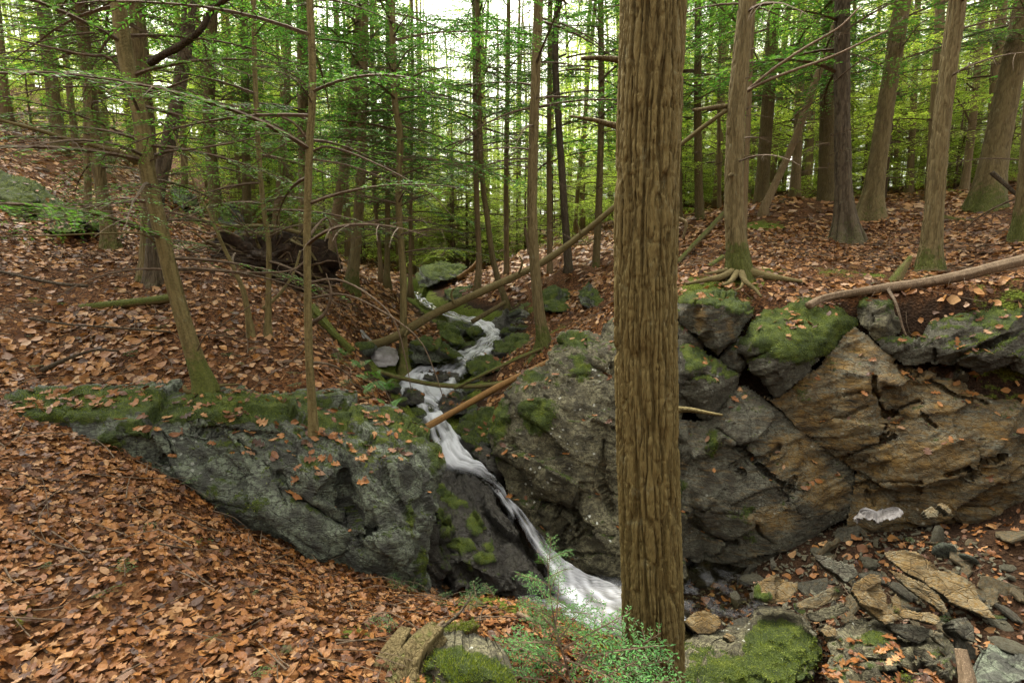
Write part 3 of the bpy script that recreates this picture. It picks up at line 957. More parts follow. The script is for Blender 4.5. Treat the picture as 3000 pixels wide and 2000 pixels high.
    N = normals(V)
    if N[:, 1].mean() > 0:
        fcs = fcs[:, ::-1]; N = -N
    mo = np.maximum(mo, top_moss * smooth(0.35, 0.85, N[:, 2]))
    V = V + N * (0.02 * smooth(0.35, 0.7, mo) * (1 + fbm(V * 18, 2, 3)))[:, None]
    if leaves:
        ROCK_TOPS.append((V, N))
    MOSS_AT.append((V, N, mo))
    # sides and back
    eg = np.concatenate([fcs[:, [0, 1]], fcs[:, [1, 2]], fcs[:, [2, 3]], fcs[:, [3, 0]]])
    key = np.sort(eg, 1)
    kk = key[:, 0] * (len(V) + 1) + key[:, 1]
    u, first, count = np.unique(kk, return_index=True, return_counts=True)
    be = eg[first[count == 1]]
    bi = np.unique(be)
    remap = np.full(len(V), -1); remap[bi] = np.arange(len(bi))
    if back is None:
        dv = V[bi] - EYE
        dv[:, 2] *= 0.3
        dv /= np.linalg.norm(dv, axis=1)[:, None]
    else:
        dv = np.broadcast_to(np.asarray(back, float) / np.linalg.norm(back), V[bi].shape)
    n0 = len(V)
    r1 = V[bi] + dv * thick * 0.12
    cen0 = V[bi].mean(0)
    r1 = r1 + 0.0 * (r1 - cen0)
    r2 = cen0 + (V[bi] - cen0) * 0.9 + dv * thick * 0.55
    r3 = cen0 + (V[bi] - cen0) * 0.7 + dv * thick
    nb = len(bi)
    c = np.array([r3.mean(0)])
    VV = np.vstack([V, r1, r2, r3, c])
    e0, e1 = be[:, 0], be[:, 1]
    a0, a1 = remap[e0], remap[e1]
    sq = [np.stack([e1, e0, n0 + a0, n0 + a1], 1), np.stack([n0 + a1, n0 + a0, n0 + nb + a0, n0 + nb + a1], 1), np.stack([n0 + nb + a1, n0 + nb + a0, n0 + 2 * nb + a0, n0 + 2 * nb + a1], 1)]
    tr = np.stack([n0 + 2 * nb + a1, n0 + 2 * nb + a0, np.full(len(a0), n0 + 3 * nb)], 1)
    pad = lambda a: np.concatenate([a, a[bi] * 0.6, np.zeros(2 * nb + 1)])
    return VV, np.vstack([fcs] + sq), tr, {'moss': pad(mo), 'ochre': pad(oc)}


def rock(name, label, cat, bound, inner=(), mat='rock_grey', parent=None, loc=None, group=None, **kw):
    V, q, t, at_ = rock_mesh(name, bound, inner, mat=mat, **kw)
    if parent is None:
        o = V[:, :3].mean(0).copy(); o[2] = V[:, 2].min()
    else:
        o = np.array(parent.location)
    ob = link(name, make_mesh(name, V - o, q, t, [M[mat]], attrs=at_), parent, None if parent is not None else o)
    if parent is None:
        tag(ob, label, cat, group)
    return ob

# ------------------------------------------------------------------ bedrock: outcrop on the near bank, boulder in the middle, cliff on the far bank
rock('rock_outcrop', 'long grey lichened outcrop with dark mossy brow under the leafy bank', 'rock outcrop',
     [(0, 1180, 4.3), (60, 1150, 4.5), (200, 1150, 4.65), (400, 1135, 4.85), (560, 1120, 4.95), (700, 1125, 5.0), (900, 1160, 5.05), (1050, 1175, 5.2), (1130, 1192, 5.3), (1215, 1245, 5.15), (1286, 1312, 4.95),
      (1300, 1362, 4.8), (1288, 1430, 4.7), (1272, 1470, 4.6), (1268, 1540, 4.45), (1262, 1640, 4.35), (1262, 1770, 4.3), (1150, 1790, 4.15), (1020, 1750, 4.1), (900, 1700, 4.1), (750, 1620, 4.15), (620, 1560, 4.15),
      (540, 1480, 4.1), (480, 1440, 4.1), (380, 1370, 4.1), (250, 1330, 4.1), (100, 1280, 4.1), (0, 1240, 4.1)],
     [(60, 1215, 4.1), (200, 1215, 4.2), (330, 1225, 4.18), (500, 1215, 4.3), (650, 1215, 4.35), (800, 1240, 4.38), (900, 1262, 4.4), (1000, 1300, 4.38), (1100, 1310, 4.42), (1180, 1270, 4.75), (1230, 1318, 4.58),
      (370, 1270, 4.02), (500, 1290, 4.12), (480, 1370, 4.06), (620, 1330, 4.16), (600, 1420, 4.08), (760, 1310, 4.24), (860, 1340, 4.18), (800, 1400, 4.14), (720, 1450, 4.06), (880, 1440, 4.1),
      (940, 1420, 4.02), (980, 1390, 4.1), (1010, 1400, 4.26), (1012, 1520, 4.2), (1030, 1405, 4.16), (1060, 1380, 4.14), (1130, 1360, 4.2), (1190, 1350, 4.36), (1240, 1380, 4.5), (1070, 1470, 4.02), (1150, 1470, 4.08), (1180, 1520, 4.12), (1230, 1450, 4.4),
      (920, 1500, 4.06), (960, 1560, 4.05), (1040, 1560, 4.1), (1060, 1580, 4.0), (1150, 1590, 3.98), (1190, 1650, 4.1), (1060, 1650, 4.02), (1000, 1640, 4.14), (800, 1520, 4.02), (870, 1600, 4.05), (680, 1510, 4.05), (1100, 1710, 4.1), (960, 1680, 4.1)],
     mat='rock_grey', step=4.2, thick=0.9, amp=0.055, fol=(0.3, 0.6), strata=0.02, top_moss=0.45, seed=3,
     cracks=[([(1008, 1385), (1012, 1470), (1020, 1560), (1050, 1575)], 7, .07), ([(820, 1390), (850, 1440), (930, 1490), (1010, 1545)], 10, .07), ([(1050, 1572), (1120, 1562), (1170, 1545)], 4, .06), ([(480, 1270), (510, 1330), (470, 1345)], 6, .06),
             ([(560, 1250), (700, 1262), (800, 1275)], 5, .04), ([(1110, 1340), (1150, 1430), (1190, 1500), (1200, 1560)], 4, .03), ([(700, 1290), (800, 1380), (840, 1480)], 5, .03)],
     moss=[(250, 1190, 330, 55, 1.05), (700, 1190, 320, 60, .9), (1000, 1230, 180, 50, .75), (1220, 1262, 80, 45, 1.2), (1150, 1230, 90, 40, .8), (330, 1300, 60, 60, .7), (1270, 1330, 30, 70, .8), (1200, 1520, 25, 70, .65), (1240, 1660, 28, 80, .75), (650, 1300, 120, 40, .45), (720, 1480, 130, 50, .55), (620, 1440, 60, 60, .5), (1100, 1300, 120, 30, .6), (400, 1260, 80, 40, .7)])
rock('rock_outcrop', 'pale lichened boulder standing between the thick trunk and the chute', 'boulder',
     [(1492, 1142, 6.35), (1462, 1190, 6.25), (1440, 1240, 6.15), (1430, 1300, 6.0), (1452, 1360, 5.9), (1486, 1430, 5.8), (1506, 1500, 5.7), (1560, 1570, 5.6), (1620, 1640, 5.5), (1690, 1690, 5.45), (1800, 1720, 5.35), (2000, 1740, 5.3),
      (2000, 900, 6.3), (1900, 905, 6.4), (1810, 925, 6.5), (1760, 985, 6.45), (1690, 983, 6.5), (1645, 988, 6.5), (1610, 1060, 6.45), (1540, 1100, 6.45)],
     [(1530, 1150, 6.0), (1610, 1100, 5.95), (1680, 1030, 5.95), (1770, 1040, 5.85), (1900, 980, 5.8), (1520, 1240, 5.8), (1480, 1290, 5.78), (1570, 1260, 5.6), (1660, 1180, 5.6), (1780, 1180, 5.55), (1900, 1150, 5.5), (1540, 1340, 5.58), (1600, 1420, 5.45), (1560, 1440, 5.6),
      (1680, 1330, 5.4), (1780, 1330, 5.4), (1730, 1440, 5.35), (1660, 1490, 5.5), (1590, 1500, 5.7), (1600, 1540, 5.62), (1650, 1555, 5.55), (1720, 1510, 5.32), (1790, 1500, 5.36), (1680, 1600, 5.42), (1760, 1600, 5.25), (1720, 1660, 5.3), (1900, 1450, 5.35), (1900, 1620, 5.3)],
     mat='rock_boulder', step=4.2, thick=0.9, amp=0.06, fol=(0.2, 0.35), strata=0.014, top_moss=0.45, seed=9, base_ochre=0.2,
     cracks=[([(1565, 1465), (1640, 1470), (1700, 1520), (1690, 1560)], 6, .1), ([(1660, 1585), (1720, 1560), (1800, 1570)], 4, .06), ([(1640, 1640), (1720, 1622), (1800, 1625)], 4, .06), ([(1670, 1545), (1640, 1600), (1660, 1650)], 4, .06), ([(1770, 1290), (1760, 1400), (1790, 1500)], 6, .07), ([(1600, 1080), (1570, 1180), (1560, 1260)], 5, .05),
             ([(1500, 1170), (1490, 1260), (1500, 1340)], 6, .06), ([(1740, 1000), (1735, 1070), (1780, 1100)], 5, .05)],
     moss=[(1580, 1220, 65, 60, .95), (1700, 1080, 45, 60, .7), (1460, 1220, 35, 90, .95), (1560, 1105, 40, 20, .9), (1690, 1000, 70, 25, .8), (1450, 1330, 20, 60, .6), (1640, 1130, 30, 25, .5)], ochre=[(1760, 1400, 60, 120, .5)])

cliff = thing('rock_cliff', 'broad ochre stained cliff with slanting cracks across the stream', 'cliff', at(2450, 1500, 5.5))
K = dict(parent=cliff, mat='rock_cliff', step=4.6, fol=(0.15, -0.4), thick=0.8, strata=0.02, amp=0.04, jag=.6)
# lower left face
rock('rock_block', None, None, [(1980, 1235, 5.75), (2080, 1225, 5.7), (2130, 1150, 5.72), (2185, 1130, 5.75), (2300, 1205, 5.62), (2420, 1300, 5.5), (2505, 1360, 5.45), (2520, 1440, 5.42), (2480, 1520, 5.4), (2400, 1560, 5.42), (2340, 1640, 5.38),
     (2240, 1700, 5.4), (2150, 1750, 5.45), (2040, 1790, 5.5), (1980, 1790, 5.5)],
     [(2140, 1210, 5.45), (2230, 1220, 5.5), (2110, 1290, 5.35), (2060, 1350, 5.42), (2020, 1400, 5.5), (2200, 1340, 5.36), (2330, 1360, 5.38), (2250, 1400, 5.3), (2420, 1420, 5.36), (2150, 1450, 5.28), (2060, 1480, 5.4), (2240, 1500, 5.24), (2340, 1500, 5.32), (2180, 1560, 5.3), (2080, 1560, 5.45),
      (2060, 1610, 5.62), (2150, 1630, 5.42), (2260, 1580, 5.32)], seed=21, base_ochre=0.3, top_moss=0.4,
     cracks=[([(2100, 1255), (2150, 1290), (2260, 1400), (2330, 1440)], 4, .07), ([(2200, 1340), (2150, 1370), (2180, 1385)], 5, .05), ([(2010, 1480), (2110, 1500), (2200, 1510)], 5, .05), ([(2200, 1500), (2220, 1560), (2260, 1590)], 6, .06), ([(2030, 1530), (2080, 1570), (2160, 1590)], 6, .08), ([(2330, 1400), (2300, 1450), (2340, 1500)], 4, .04), ([(2280, 1310), (2240, 1345), (2215, 1345)], 6, .05)],
     ochre=[(2330, 1330, 130, 110, .75), (2260, 1520, 90, 50, .9), (2420, 1440, 90, 70, .9), (2380, 1380, 80, 80, .8)], moss=[(2090, 1300, 30, 60, .7), (2180, 1500, 60, 40, .5), (1995, 1420, 30, 40, .6), (2200, 1570, 40, 30, .55), (2140, 1180, 30, 40, .4)], **K)
# main ochre face to the right of the long crack
rock('rock_block', None, None, [(2196, 1140, 5.72), (2260, 1170, 5.6), (2330, 1125, 5.6), (2430, 1030, 5.55), (2500, 955, 5.6), (2560, 1000, 5.52), (2650, 1070, 5.42), (2700, 1090, 5.36), (2800, 1110, 5.3), (2880, 1130, 5.34), (3060, 1160, 5.15), (3060, 1520, 4.95), (2900, 1530, 4.98), (2780, 1545, 5.1),
     (2680, 1570, 5.2), (2560, 1600, 5.3), (2470, 1590, 5.36), (2500, 1440, 5.38), (2500, 1385, 5.42), (2380, 1290, 5.5), (2280, 1200, 5.58)],
     [(2360, 1160, 5.42), (2460, 1080, 5.38), (2560, 1070, 5.32), (2450, 1190, 5.34), (2560, 1180, 5.22), (2600, 1090, 5.26), (2585, 1120, 5.18), (2640, 1130, 5.2), (2610, 1160, 5.36), (2660, 1165, 5.34), (2600, 1210, 5.38), (2540, 1240, 5.2), (2650, 1250, 5.12), (2760, 1180, 5.12), (2850, 1200, 5.05), (2950, 1220, 4.98),
      (2500, 1330, 5.28), (2620, 1340, 5.1), (2740, 1310, 5.02), (2860, 1300, 4.94), (2960, 1330, 4.88), (2600, 1420, 5.08), (2700, 1420, 4.98), (2820, 1400, 4.9), (2930, 1400, 4.84), (2560, 1440, 5.24), (2640, 1470, 5.24), (2740, 1450, 5.06)], seed=33, base_ochre=0.62, top_moss=0.35,
     cracks=[([(2560, 1110), (2570, 1170), (2590, 1215), (2640, 1195), (2690, 1175)], 6, .08), ([(2590, 1240), (2570, 1300), (2620, 1280)], 5, .06), ([(2640, 1075), (2730, 1120), (2800, 1160), (2890, 1180)], 4, .06), ([(2700, 1210), (2740, 1250)], 4, .05), ([(2450, 1350), (2560, 1300), (2600, 1270)], 4, .04), ([(2480, 1420), (2600, 1410), (2700, 1415)], 4, .05),
             ([(2860, 1310), (2880, 1350), (2950, 1340)], 5, .07), ([(2540, 1440), (2560, 1480)], 5, .06), ([(2690, 1430), (2690, 1470)], 4, .05), ([(2770, 1390), (2840, 1370), (2850, 1400)], 4, .05), ([(2400, 1240), (2480, 1220), (2540, 1190)], 4, .03)],
     ochre=[(2700, 1350, 260, 100, .95), (2500, 1250, 140, 120, .75), (2900, 1250, 120, 100, .7), (2560, 1480, 90, 40, 1.0)], moss=[(2430, 1060, 50, 50, .45), (2350, 1150, 40, 40, .5)], **K)
# mossy block under the bank
rock('rock_block', None, None, [(2162, 1030, 5.85), (2190, 960, 5.95), (2240, 910, 6.1), (2330, 880, 6.15), (2420, 878, 6.05), (2500, 890, 6.0), (2520, 945, 5.75), (2450, 1012, 5.65), (2395, 1065, 5.6), (2330, 1130, 5.56), (2272, 1172, 5.6), (2225, 1130, 5.66), (2196, 1080, 5.72)],
     [(2210, 1000, 5.55), (2250, 985, 5.5), (2235, 1060, 5.5), (2230, 1100, 5.52), (2245, 1130, 5.48), (2290, 1020, 5.42), (2290, 1100, 5.36), (2340, 980, 5.5), (2360, 1040, 5.42), (2440, 940, 5.6), (2420, 990, 5.5), (2310, 940, 5.75)], seed=41, base_ochre=0.15, top_moss=0.9,
     cracks=[([(2190, 1055), (2240, 1040), (2280, 1010)], 5, .06)], moss=[(2330, 970, 130, 90, 1.4), (2430, 950, 90, 60, 1.3), (2215, 980, 45, 45, .9), (2330, 1050, 60, 50, .5), (2420, 1010, 60, 40, .5)], **{**K, 'amp': 0.035})
# dark squarish block at the top left
rock('rock_block', None, None, [(1985, 890, 6.2), (2010, 860, 6.35), (2080, 842, 6.45), (2140, 865, 6.35), (2200, 905, 6.2), (2212, 930, 6.05), (2170, 985, 5.95), (2110, 1050, 5.85), (2062, 1020, 5.9), (2022, 975, 5.95), (1985, 940, 6.0)],
     [(2020, 892, 5.8), (2080, 898, 5.72), (2150, 915, 5.76), (2080, 960, 5.68), (2130, 970, 5.72), (2105, 1020, 5.72), (2050, 980, 5.74)], seed=52, base_ochre=0.35, top_moss=0.9,
     moss=[(2070, 868, 90, 28, 1.1), (2160, 900, 50, 30, .8)], ochre=[(2050, 930, 25, 60, .8), (2140, 960, 20, 50, .6)], **{**K, 'amp': 0.04})
# small blocks left of the crack
rock('rock_block', None, None, [(1980, 1000, 6.0), (2020, 1005, 5.95), (2060, 1035, 5.9), (2110, 1075, 5.85), (2170, 1110, 5.8), (2150, 1160, 5.75), (2100, 1215, 5.72), (2060, 1225, 5.75), (2020, 1205, 5.8), (1980, 1190, 5.85)],
     [(2010, 1060, 5.65), (2060, 1075, 5.6), (2120, 1120, 5.6), (2030, 1110, 5.52), (2080, 1150, 5.5), (2060, 1190, 5.6)], seed=61, base_ochre=0.1, top_moss=0.7, moss=[(2035, 1075, 30, 25, .8), (2070, 1100, 40, 12, .5)],
     cracks=[([(2015, 1110), (2060, 1100), (2100, 1120)], 5, .05)], **{**K, 'amp': 0.04})
rock('rock_block', None, None, [(2100, 1055, 5.98), (2150, 1000, 6.0), (2185, 985, 5.98), (2190, 1060, 5.92), (2170, 1110, 5.85), (2130, 1080, 5.9)], [(2150, 1045, 5.8), (2165, 1080, 5.78)], seed=66, base_ochre=0.2, **K)
rock('rock_block', None, None, [(1980, 930, 6.15), (2025, 950, 6.08), (2060, 1020, 5.98), (2050, 1045, 5.95), (1980, 1015, 6.0)], [(2010, 980, 5.9)], seed=67, base_ochre=0.3, **K)
# lichened wedge and the dark layered ledge on the right
rock('rock_block', None, None, [(2490, 900, 5.95), (2530, 858, 6.0), (2590, 850, 5.9), (2625, 880, 5.8), (2640, 940, 5.6), (2650, 985, 5.5), (2600, 1000, 5.5), (2560, 1000, 5.52), (2520, 950, 5.62)],
     [(2540, 890, 5.6), (2590, 890, 5.52), (2600, 950, 5.4), (2560, 950, 5.44)], seed=71, top_moss=0.5, moss=[(2520, 880, 40, 30, .8), (2610, 890, 20, 30, .8)], **{**K, 'mat': 'rock_boulder'})
rock('rock_block', None, None, [(2560, 1005, 5.56), (2640, 995, 5.55), (2700, 985, 5.5), (2740, 925, 5.6), (2800, 880, 5.7), (2900, 862, 5.6), (3060, 850, 5.45), (3060, 1090, 5.0), (2960, 1085, 5.06), (2870, 1095, 5.12), (2800, 1075, 5.2), (2720, 1065, 5.3), (2650, 1078, 5.36)],
     [(2640, 1020, 5.36), (2720, 1010, 5.26), (2780, 960, 5.3), (2860, 920, 5.3), (2950, 900, 5.25), (2800, 1030, 5.08), (2880, 1000, 5.0), (2960, 960, 4.98), (2900, 1060, 4.94), (2980, 1040, 4.88)], seed=77, base_ochre=0.12, top_moss=0.6, strata=0.04,
     moss=[(2870, 900, 90, 40, 1.0), (2980, 890, 60, 40, .9), (2800, 930, 40, 25, .4)], cracks=[([(2735, 995), (2740, 1060)], 4, .05), ([(2780, 1060), (2880, 1020), (3000, 965)], 5, .05)], **{k: v for k, v in K.items() if k != 'strata'})
rock('rock_block', None, None, [(2720, 1075, 5.4), (2800, 1065, 5.3), (2870, 1078, 5.3), (3060, 1075, 5.2), (3060, 1180, 5.25), (2950, 1155, 5.35), (2850, 1150, 5.4), (2760, 1130, 5.4)], [(2830, 1090, 5.12), (2900, 1110, 5.3), (2980, 1110, 5.25)], seed=79, base_ochre=0.4, **K)
# earth filled notch
rock('rock_block', None, None, [(2620, 880, 5.85), (2700, 870, 5.85), (2760, 890, 5.8), (2730, 960, 5.7), (2690, 1000, 5.62), (2640, 1000, 5.62), (2630, 940, 5.75)], [(2680, 930, 5.78)], seed=83, **{**K, 'mat': 'rock_wet'})

# wet bedrock beside the chute
rock('wet_ledge', 'dark wet slab of bedrock left of the white chute', 'rock ledge', [(1288, 1385, 6.0), (1340, 1378, 6.02), (1400, 1396, 5.95), (1448, 1436, 5.8), (1480, 1490, 5.62), (1514, 1548, 5.46), (1552, 1610, 5.3), (1590, 1668, 5.16), (1630, 1740, 5.0), (1500, 1745, 4.98), (1380, 1745, 5.0), (1280, 1740, 4.9), (1270, 1500, 5.5)],
     [(1340, 1420, 5.8), (1390, 1470, 5.66), (1430, 1560, 5.44), (1480, 1640, 5.2), (1520, 1710, 4.98), (1330, 1520, 5.5), (1400, 1650, 5.1)], mat='rock_wet', step=4.2, thick=0.7, amp=0.05, fol=(0, 0.8), strata=0.05, top_moss=0.1, seed=91, leaves=False)
rock('mossy_rib', 'upper moss edged rock rib beside the wet slab', 'rock ledge', [(1272, 1410, 5.5), (1300, 1440, 5.5), (1370, 1480, 5.42), (1395, 1530, 5.32), (1440, 1590, 5.2), (1470, 1640, 5.05), (1440, 1660, 5.02), (1360, 1620, 5.0), (1290, 1540, 5.1), (1268, 1480, 5.2)],
     [(1330, 1490, 5.26), (1380, 1560, 5.12), (1300, 1490, 5.26)], mat='rock_wet', step=4.2, thick=0.6, amp=0.03, fol=(0, 0.8), strata=0.03, top_moss=0.4, seed=95, leaves=False, moss=[(1330, 1462, 60, 24, 1.2), (1392, 1535, 30, 40, 1.1), (1440, 1605, 40, 26, .9), (1290, 1440, 40, 24, 1.0)])
rock('mossy_rib', 'lower moss edged rock rib above the dark pool', 'rock ledge', [(1262, 1440, 4.9), (1290, 1470, 4.95), (1320, 1530, 4.95), (1350, 1580, 4.95), (1400, 1610, 4.96), (1450, 1640, 4.98), (1480, 1690, 4.9), (1530, 1740, 4.88), (1400, 1745, 4.8), (1290, 1740, 4.6), (1250, 1700, 4.55), (1240, 1560, 4.6)],
     [(1290, 1560, 4.78), (1350, 1640, 4.74), (1300, 1660, 4.66), (1420, 1680, 4.8), (1310, 1600, 4.9), (1330, 1690, 4.86)], mat='rock_wet', step=4.2, thick=0.7, amp=0.03, fol=(0, 0.9), strata=0.03, top_moss=0.4, seed=97, leaves=False,
     cracks=[([(1310, 1540), (1320, 1620), (1315, 1700)], 9, .1), ([(1270, 1500), (1285, 1600), (1300, 1640)], 5, .05)], moss=[(1370, 1592, 60, 22, 1.2), (1300, 1520, 25, 60, .9), (1420, 1630, 40, 24, 1.0), (1380, 1660, 30, 60, .55), (1300, 1640, 30, 60, .5)])

# rocks of the upper stream bed
UP = [
    ('mossy boulder with pale crust beside the snow patch', [(1195, 1010, 8.7), (1240, 985, 8.9), (1300, 1000, 8.8), (1345, 1030, 8.7), (1365, 1045, 8.6), (1280, 1062, 8.4), (1210, 1062, 8.4), (1190, 1040, 8.5)], [(1240, 1010, 8.5), (1280, 1025, 8.42), (1320, 1035, 8.5)], [(1290, 1010, 50, 22, 1.2), (1340, 1035, 40, 20, 1.0)]),
    ('low mossy rock upstream of the mossy boulder', [(1280, 945, 9.8), (1310, 950, 9.8), (1350, 975, 9.6), (1370, 1010, 9.3), (1330, 1018, 9.2), (1290, 990, 9.4)], [(1325, 985, 9.35)], [(1310, 965, 50, 30, 1.2), (1345, 995, 30, 20, .8)]),
    ('mossy rock wedge left of the small upper fall', [(1380, 960, 10.6), (1420, 985, 10.4), (1436, 1002, 10.2), (1380, 998, 10.2), (1350, 970, 10.4)], [(1395, 980, 10.25)], [(1390, 968, 30, 16, 1.2)]),
    ('dark undercut rock wall above the upper fall', [(1436, 935, 11.2), (1470, 905, 11.4), (1520, 890, 11.5), (1580, 880, 11.2), (1590, 930, 10.6), (1585, 985, 10.2), (1510, 985, 10.2), (1470, 975, 10.5), (1440, 960, 10.9)], [(1480, 925, 10.9), (1540, 920, 10.6), (1500, 955, 10.8), (1550, 965, 10.25)], [(1500, 893, 70, 14, 1.2), (1560, 890, 30, 30, .6)]),
    ('flat mossy slab right of the stream bend', [(1445, 1010, 9.6), (1500, 975, 9.9), (1545, 985, 9.5), (1575, 1010, 9.0), (1560, 1035, 8.7), (1500, 1045, 8.7), (1450, 1030, 9.2)], [(1500, 1010, 9.25)], [(1510, 1000, 80, 40, 1.2)]),
    ('mossy block at the water edge right of the wide fall', [(1368, 1075, 8.5), (1400, 1045, 8.8), (1440, 1040, 8.7), (1470, 1070, 8.4), (1460, 1100, 8.1), (1420, 1110, 8.05), (1380, 1100, 8.2)], [(1420, 1070, 8.25)], [(1415, 1060, 60, 30, 1.2)]),
    ('rounded wet boulder in the middle of the white water', [(1178, 1172, 7.4), (1195, 1148, 7.5), (1220, 1145, 7.5), (1245, 1165, 7.4), (1240, 1182, 7.2), (1200, 1192, 7.15)], [(1212, 1165, 7.2)], [(1210, 1150, 24, 10, .6)]),
    ('dark split boulder under the mossy pole', [(1270, 1200, 7.1), (1290, 1165, 7.35), (1330, 1150, 7.4), (1370, 1165, 7.3), (1385, 1195, 7.1), (1360, 1215, 6.9), (1300, 1220, 6.85)], [(1320, 1185, 7.0), (1350, 1190, 6.98)], [(1340, 1155, 40, 14, .7)]),
    ('low dark rock against the mossy left bank', [(1130, 1150, 7.5), (1150, 1120, 7.6), (1175, 1160, 7.3), (1180, 1190, 7.1), (1150, 1185, 7.0)], [(1155, 1160, 7.1)], []),
    ('moss topped ledge behind the yellow log', [(1340, 1240, 6.9), (1380, 1220, 7.1), (1440, 1190, 7.2), (1462, 1230, 6.8), (1440, 1300, 6.4), (1400, 1330, 6.3), (1360, 1300, 6.35), (1345, 1265, 6.6)], [(1400, 1250, 6.6), (1420, 1290, 6.35), (1385, 1285, 6.4)], [(1400, 1245, 50, 20, 1.0), (1430, 1215, 40, 40, .9)]),
    ('wet rock at the right foot of the second fall', [(1390, 1335, 6.3), (1430, 1310, 6.3), (1462, 1350, 6.1), (1480, 1420, 5.95), (1450, 1400, 5.95), (1420, 1365, 6.0)], [(1440, 1365, 6.0)], []),
    ('bank of mossy stones between pole and yellow log', [(1470, 1110, 8.0), (1500, 1075, 8.2), (1560, 1060, 8.0), (1580, 1090, 7.6), (1540, 1110, 7.5), (1490, 1130, 7.6)], [(1520, 1090, 7.7)], [(1520, 1080, 50, 30, 1.1)]),
    ('dark ledge stepping down under the wide fall', [(1230, 1098, 8.3), (1290, 1088, 8.4), (1350, 1092, 8.3), (1352, 1120, 8.0), (1300, 1125, 7.95), (1240, 1120, 8.0)], [(1290, 1105, 8.02)], []),
    ('tumbled boulders below the black trunk', [(1560, 880, 10.4), (1600, 850, 10.7), (1660, 850, 10.6), (1700, 880, 10.2), (1690, 920, 9.7), (1620, 925, 9.6), (1570, 910, 9.9)], [(1620, 885, 10.0), (1670, 885, 9.95)], [(1600, 865, 40, 30, .9), (1640, 900, 50, 20, .6)]),
    ('grey boulder half buried beside the thin dead bush', [(1690, 850, 10.3), (1720, 830, 10.5), (1760, 845, 10.3), (1790, 890, 9.7), (1740, 910, 9.5), (1700, 890, 9.8)], [(1735, 870, 9.8)], [(1730, 845, 40, 14, .6)]),
    ('big mossy boulder far up the stream', [(1210, 800, 15.2), (1240, 778, 15.6), (1290, 762, 15.8), (1345, 764, 15.8), (1370, 788, 15.4), (1350, 810, 14.8), (1290, 830, 14.6), (1230, 850, 14.5)], [(1260, 798, 14.9), (1320, 790, 15.0)], [(1300, 772, 70, 20, 1.2), (1340, 785, 40, 20, .8)]),
    ('mossy stones at the mouth of the far stream', [(1300, 850, 13.6), (1340, 830, 13.8), (1390, 835, 13.6), (1400, 880, 12.8), (1360, 905, 12.5), (1310, 890, 12.8)], [(1350, 865, 13.0)], [(1340, 840, 50, 20, 1.1)]),
    ('dark mossy shelf of rock on the leafy hillside far left', [(-40, 490, 8.8), (0, 490, 8.8), (70, 520, 8.9), (140, 565, 9.0), (210, 610, 8.8), (290, 650, 8.5), (380, 700, 8.0), (340, 712, 7.9), (250, 670, 8.1), (170, 640, 8.3), (90, 650, 8.0), (40, 665, 7.8), (-40, 670, 7.8)], [(60, 570, 8.2), (120, 610, 8.3), (20, 600, 8.0), (220, 640, 8.3)], [(80, 540, 150, 30, 1.2), (250, 640, 110, 22, 1.1)]),
    ('pale lichened boulder on the left slope', [(500, 560, 12.6), (540, 548, 12.7), (580, 570, 12.6), (590, 610, 12.2), (540, 610, 12.0), (505, 590, 12.2)], [(545, 580, 12.2)], [(540, 550, 40, 10, .5)]),
    ('dark pointed boulder with bright moss beside the left trunks', [(640, 640, 12.2), (655, 610, 12.4), (685, 600, 12.5), (715, 640, 12.3), (720, 665, 12.0), (650, 668, 11.8)], [(670, 630, 12.1)], [(662, 625, 16, 24, 1.3)]),
    ('low mossy ledge between the thin left trunks', [(120, 660, 8.0), (180, 645, 8.2), (250, 665, 8.0), (260, 690, 7.7), (180, 690, 7.6), (130, 680, 7.7)], [(190, 670, 7.8)], [(200, 660, 70, 20, 1.2)]),
]
for i, (lab, b, inn, ms) in enumerate(UP):
    wet = any(s in lab for s in ('wet', 'dark'))
    rock('boulder' if 'boulder' in lab else 'mossy_rock', lab, 'rock', b, inn, mat='rock_wet' if wet else 'rock_grey', step=3.6, thick=0.6, amp=0.04, strata=0.03, top_moss=0.7 if not wet else 0.35, seed=110 + i * 3, moss=ms, wob=7,
         base_moss=0.62 if 'shelf' in lab else (0.15 if not wet else 0.0), seat=40 if any(q_ in lab for q_ in ('hillside', 'left slope', 'thin left', 'left trunks', 'buried', 'tumbled')) else False)

# small stones along both edges of the upper stream
STONES = []
for k in range(5):
    nu, nv = 26, 16
    TH, PH = np.meshgrid(np.linspace(0, 2 * math.pi, nu, endpoint=False), np.linspace(.05, math.pi - .05, nv))
    S = np.stack([np.sin(PH) * np.cos(TH), np.sin(PH) * np.sin(TH), np.cos(PH)], -1).reshape(-1, 3)
    V = S * (1 + .25 * fbm(S * 1.4 + k * 5, 2, 501 + k) + 1.6 * facets(S * 1.0 + k, .9, 511 + k, (1, 0)) * .35)[:, None] * np.array([1, .75, .55])
    i_ = np.arange(nv - 1)[:, None] * nu; j_ = np.arange(nu)[None]
    qd = np.stack([i_ + j_, i_ + nu + j_, i_ + nu + (j_ + 1) % nu, i_ + (j_ + 1) % nu], -1).reshape(-1, 4)
    mo = .95 * smooth(.1, .75, S[:, 2]) + .3 * fbm(S * 3, 3, 521 + k)
    STONES.append([make_mesh('stone', V, qd, None, [M[mt]], attrs={'moss': mo * am, 'ochre': mo * 0 + .2}) for mt, am in (('rock_wet', 1.0), ('rock_grey', 1.1), ('rock_ochre', .2))])
rs = np.random.default_rng(808)
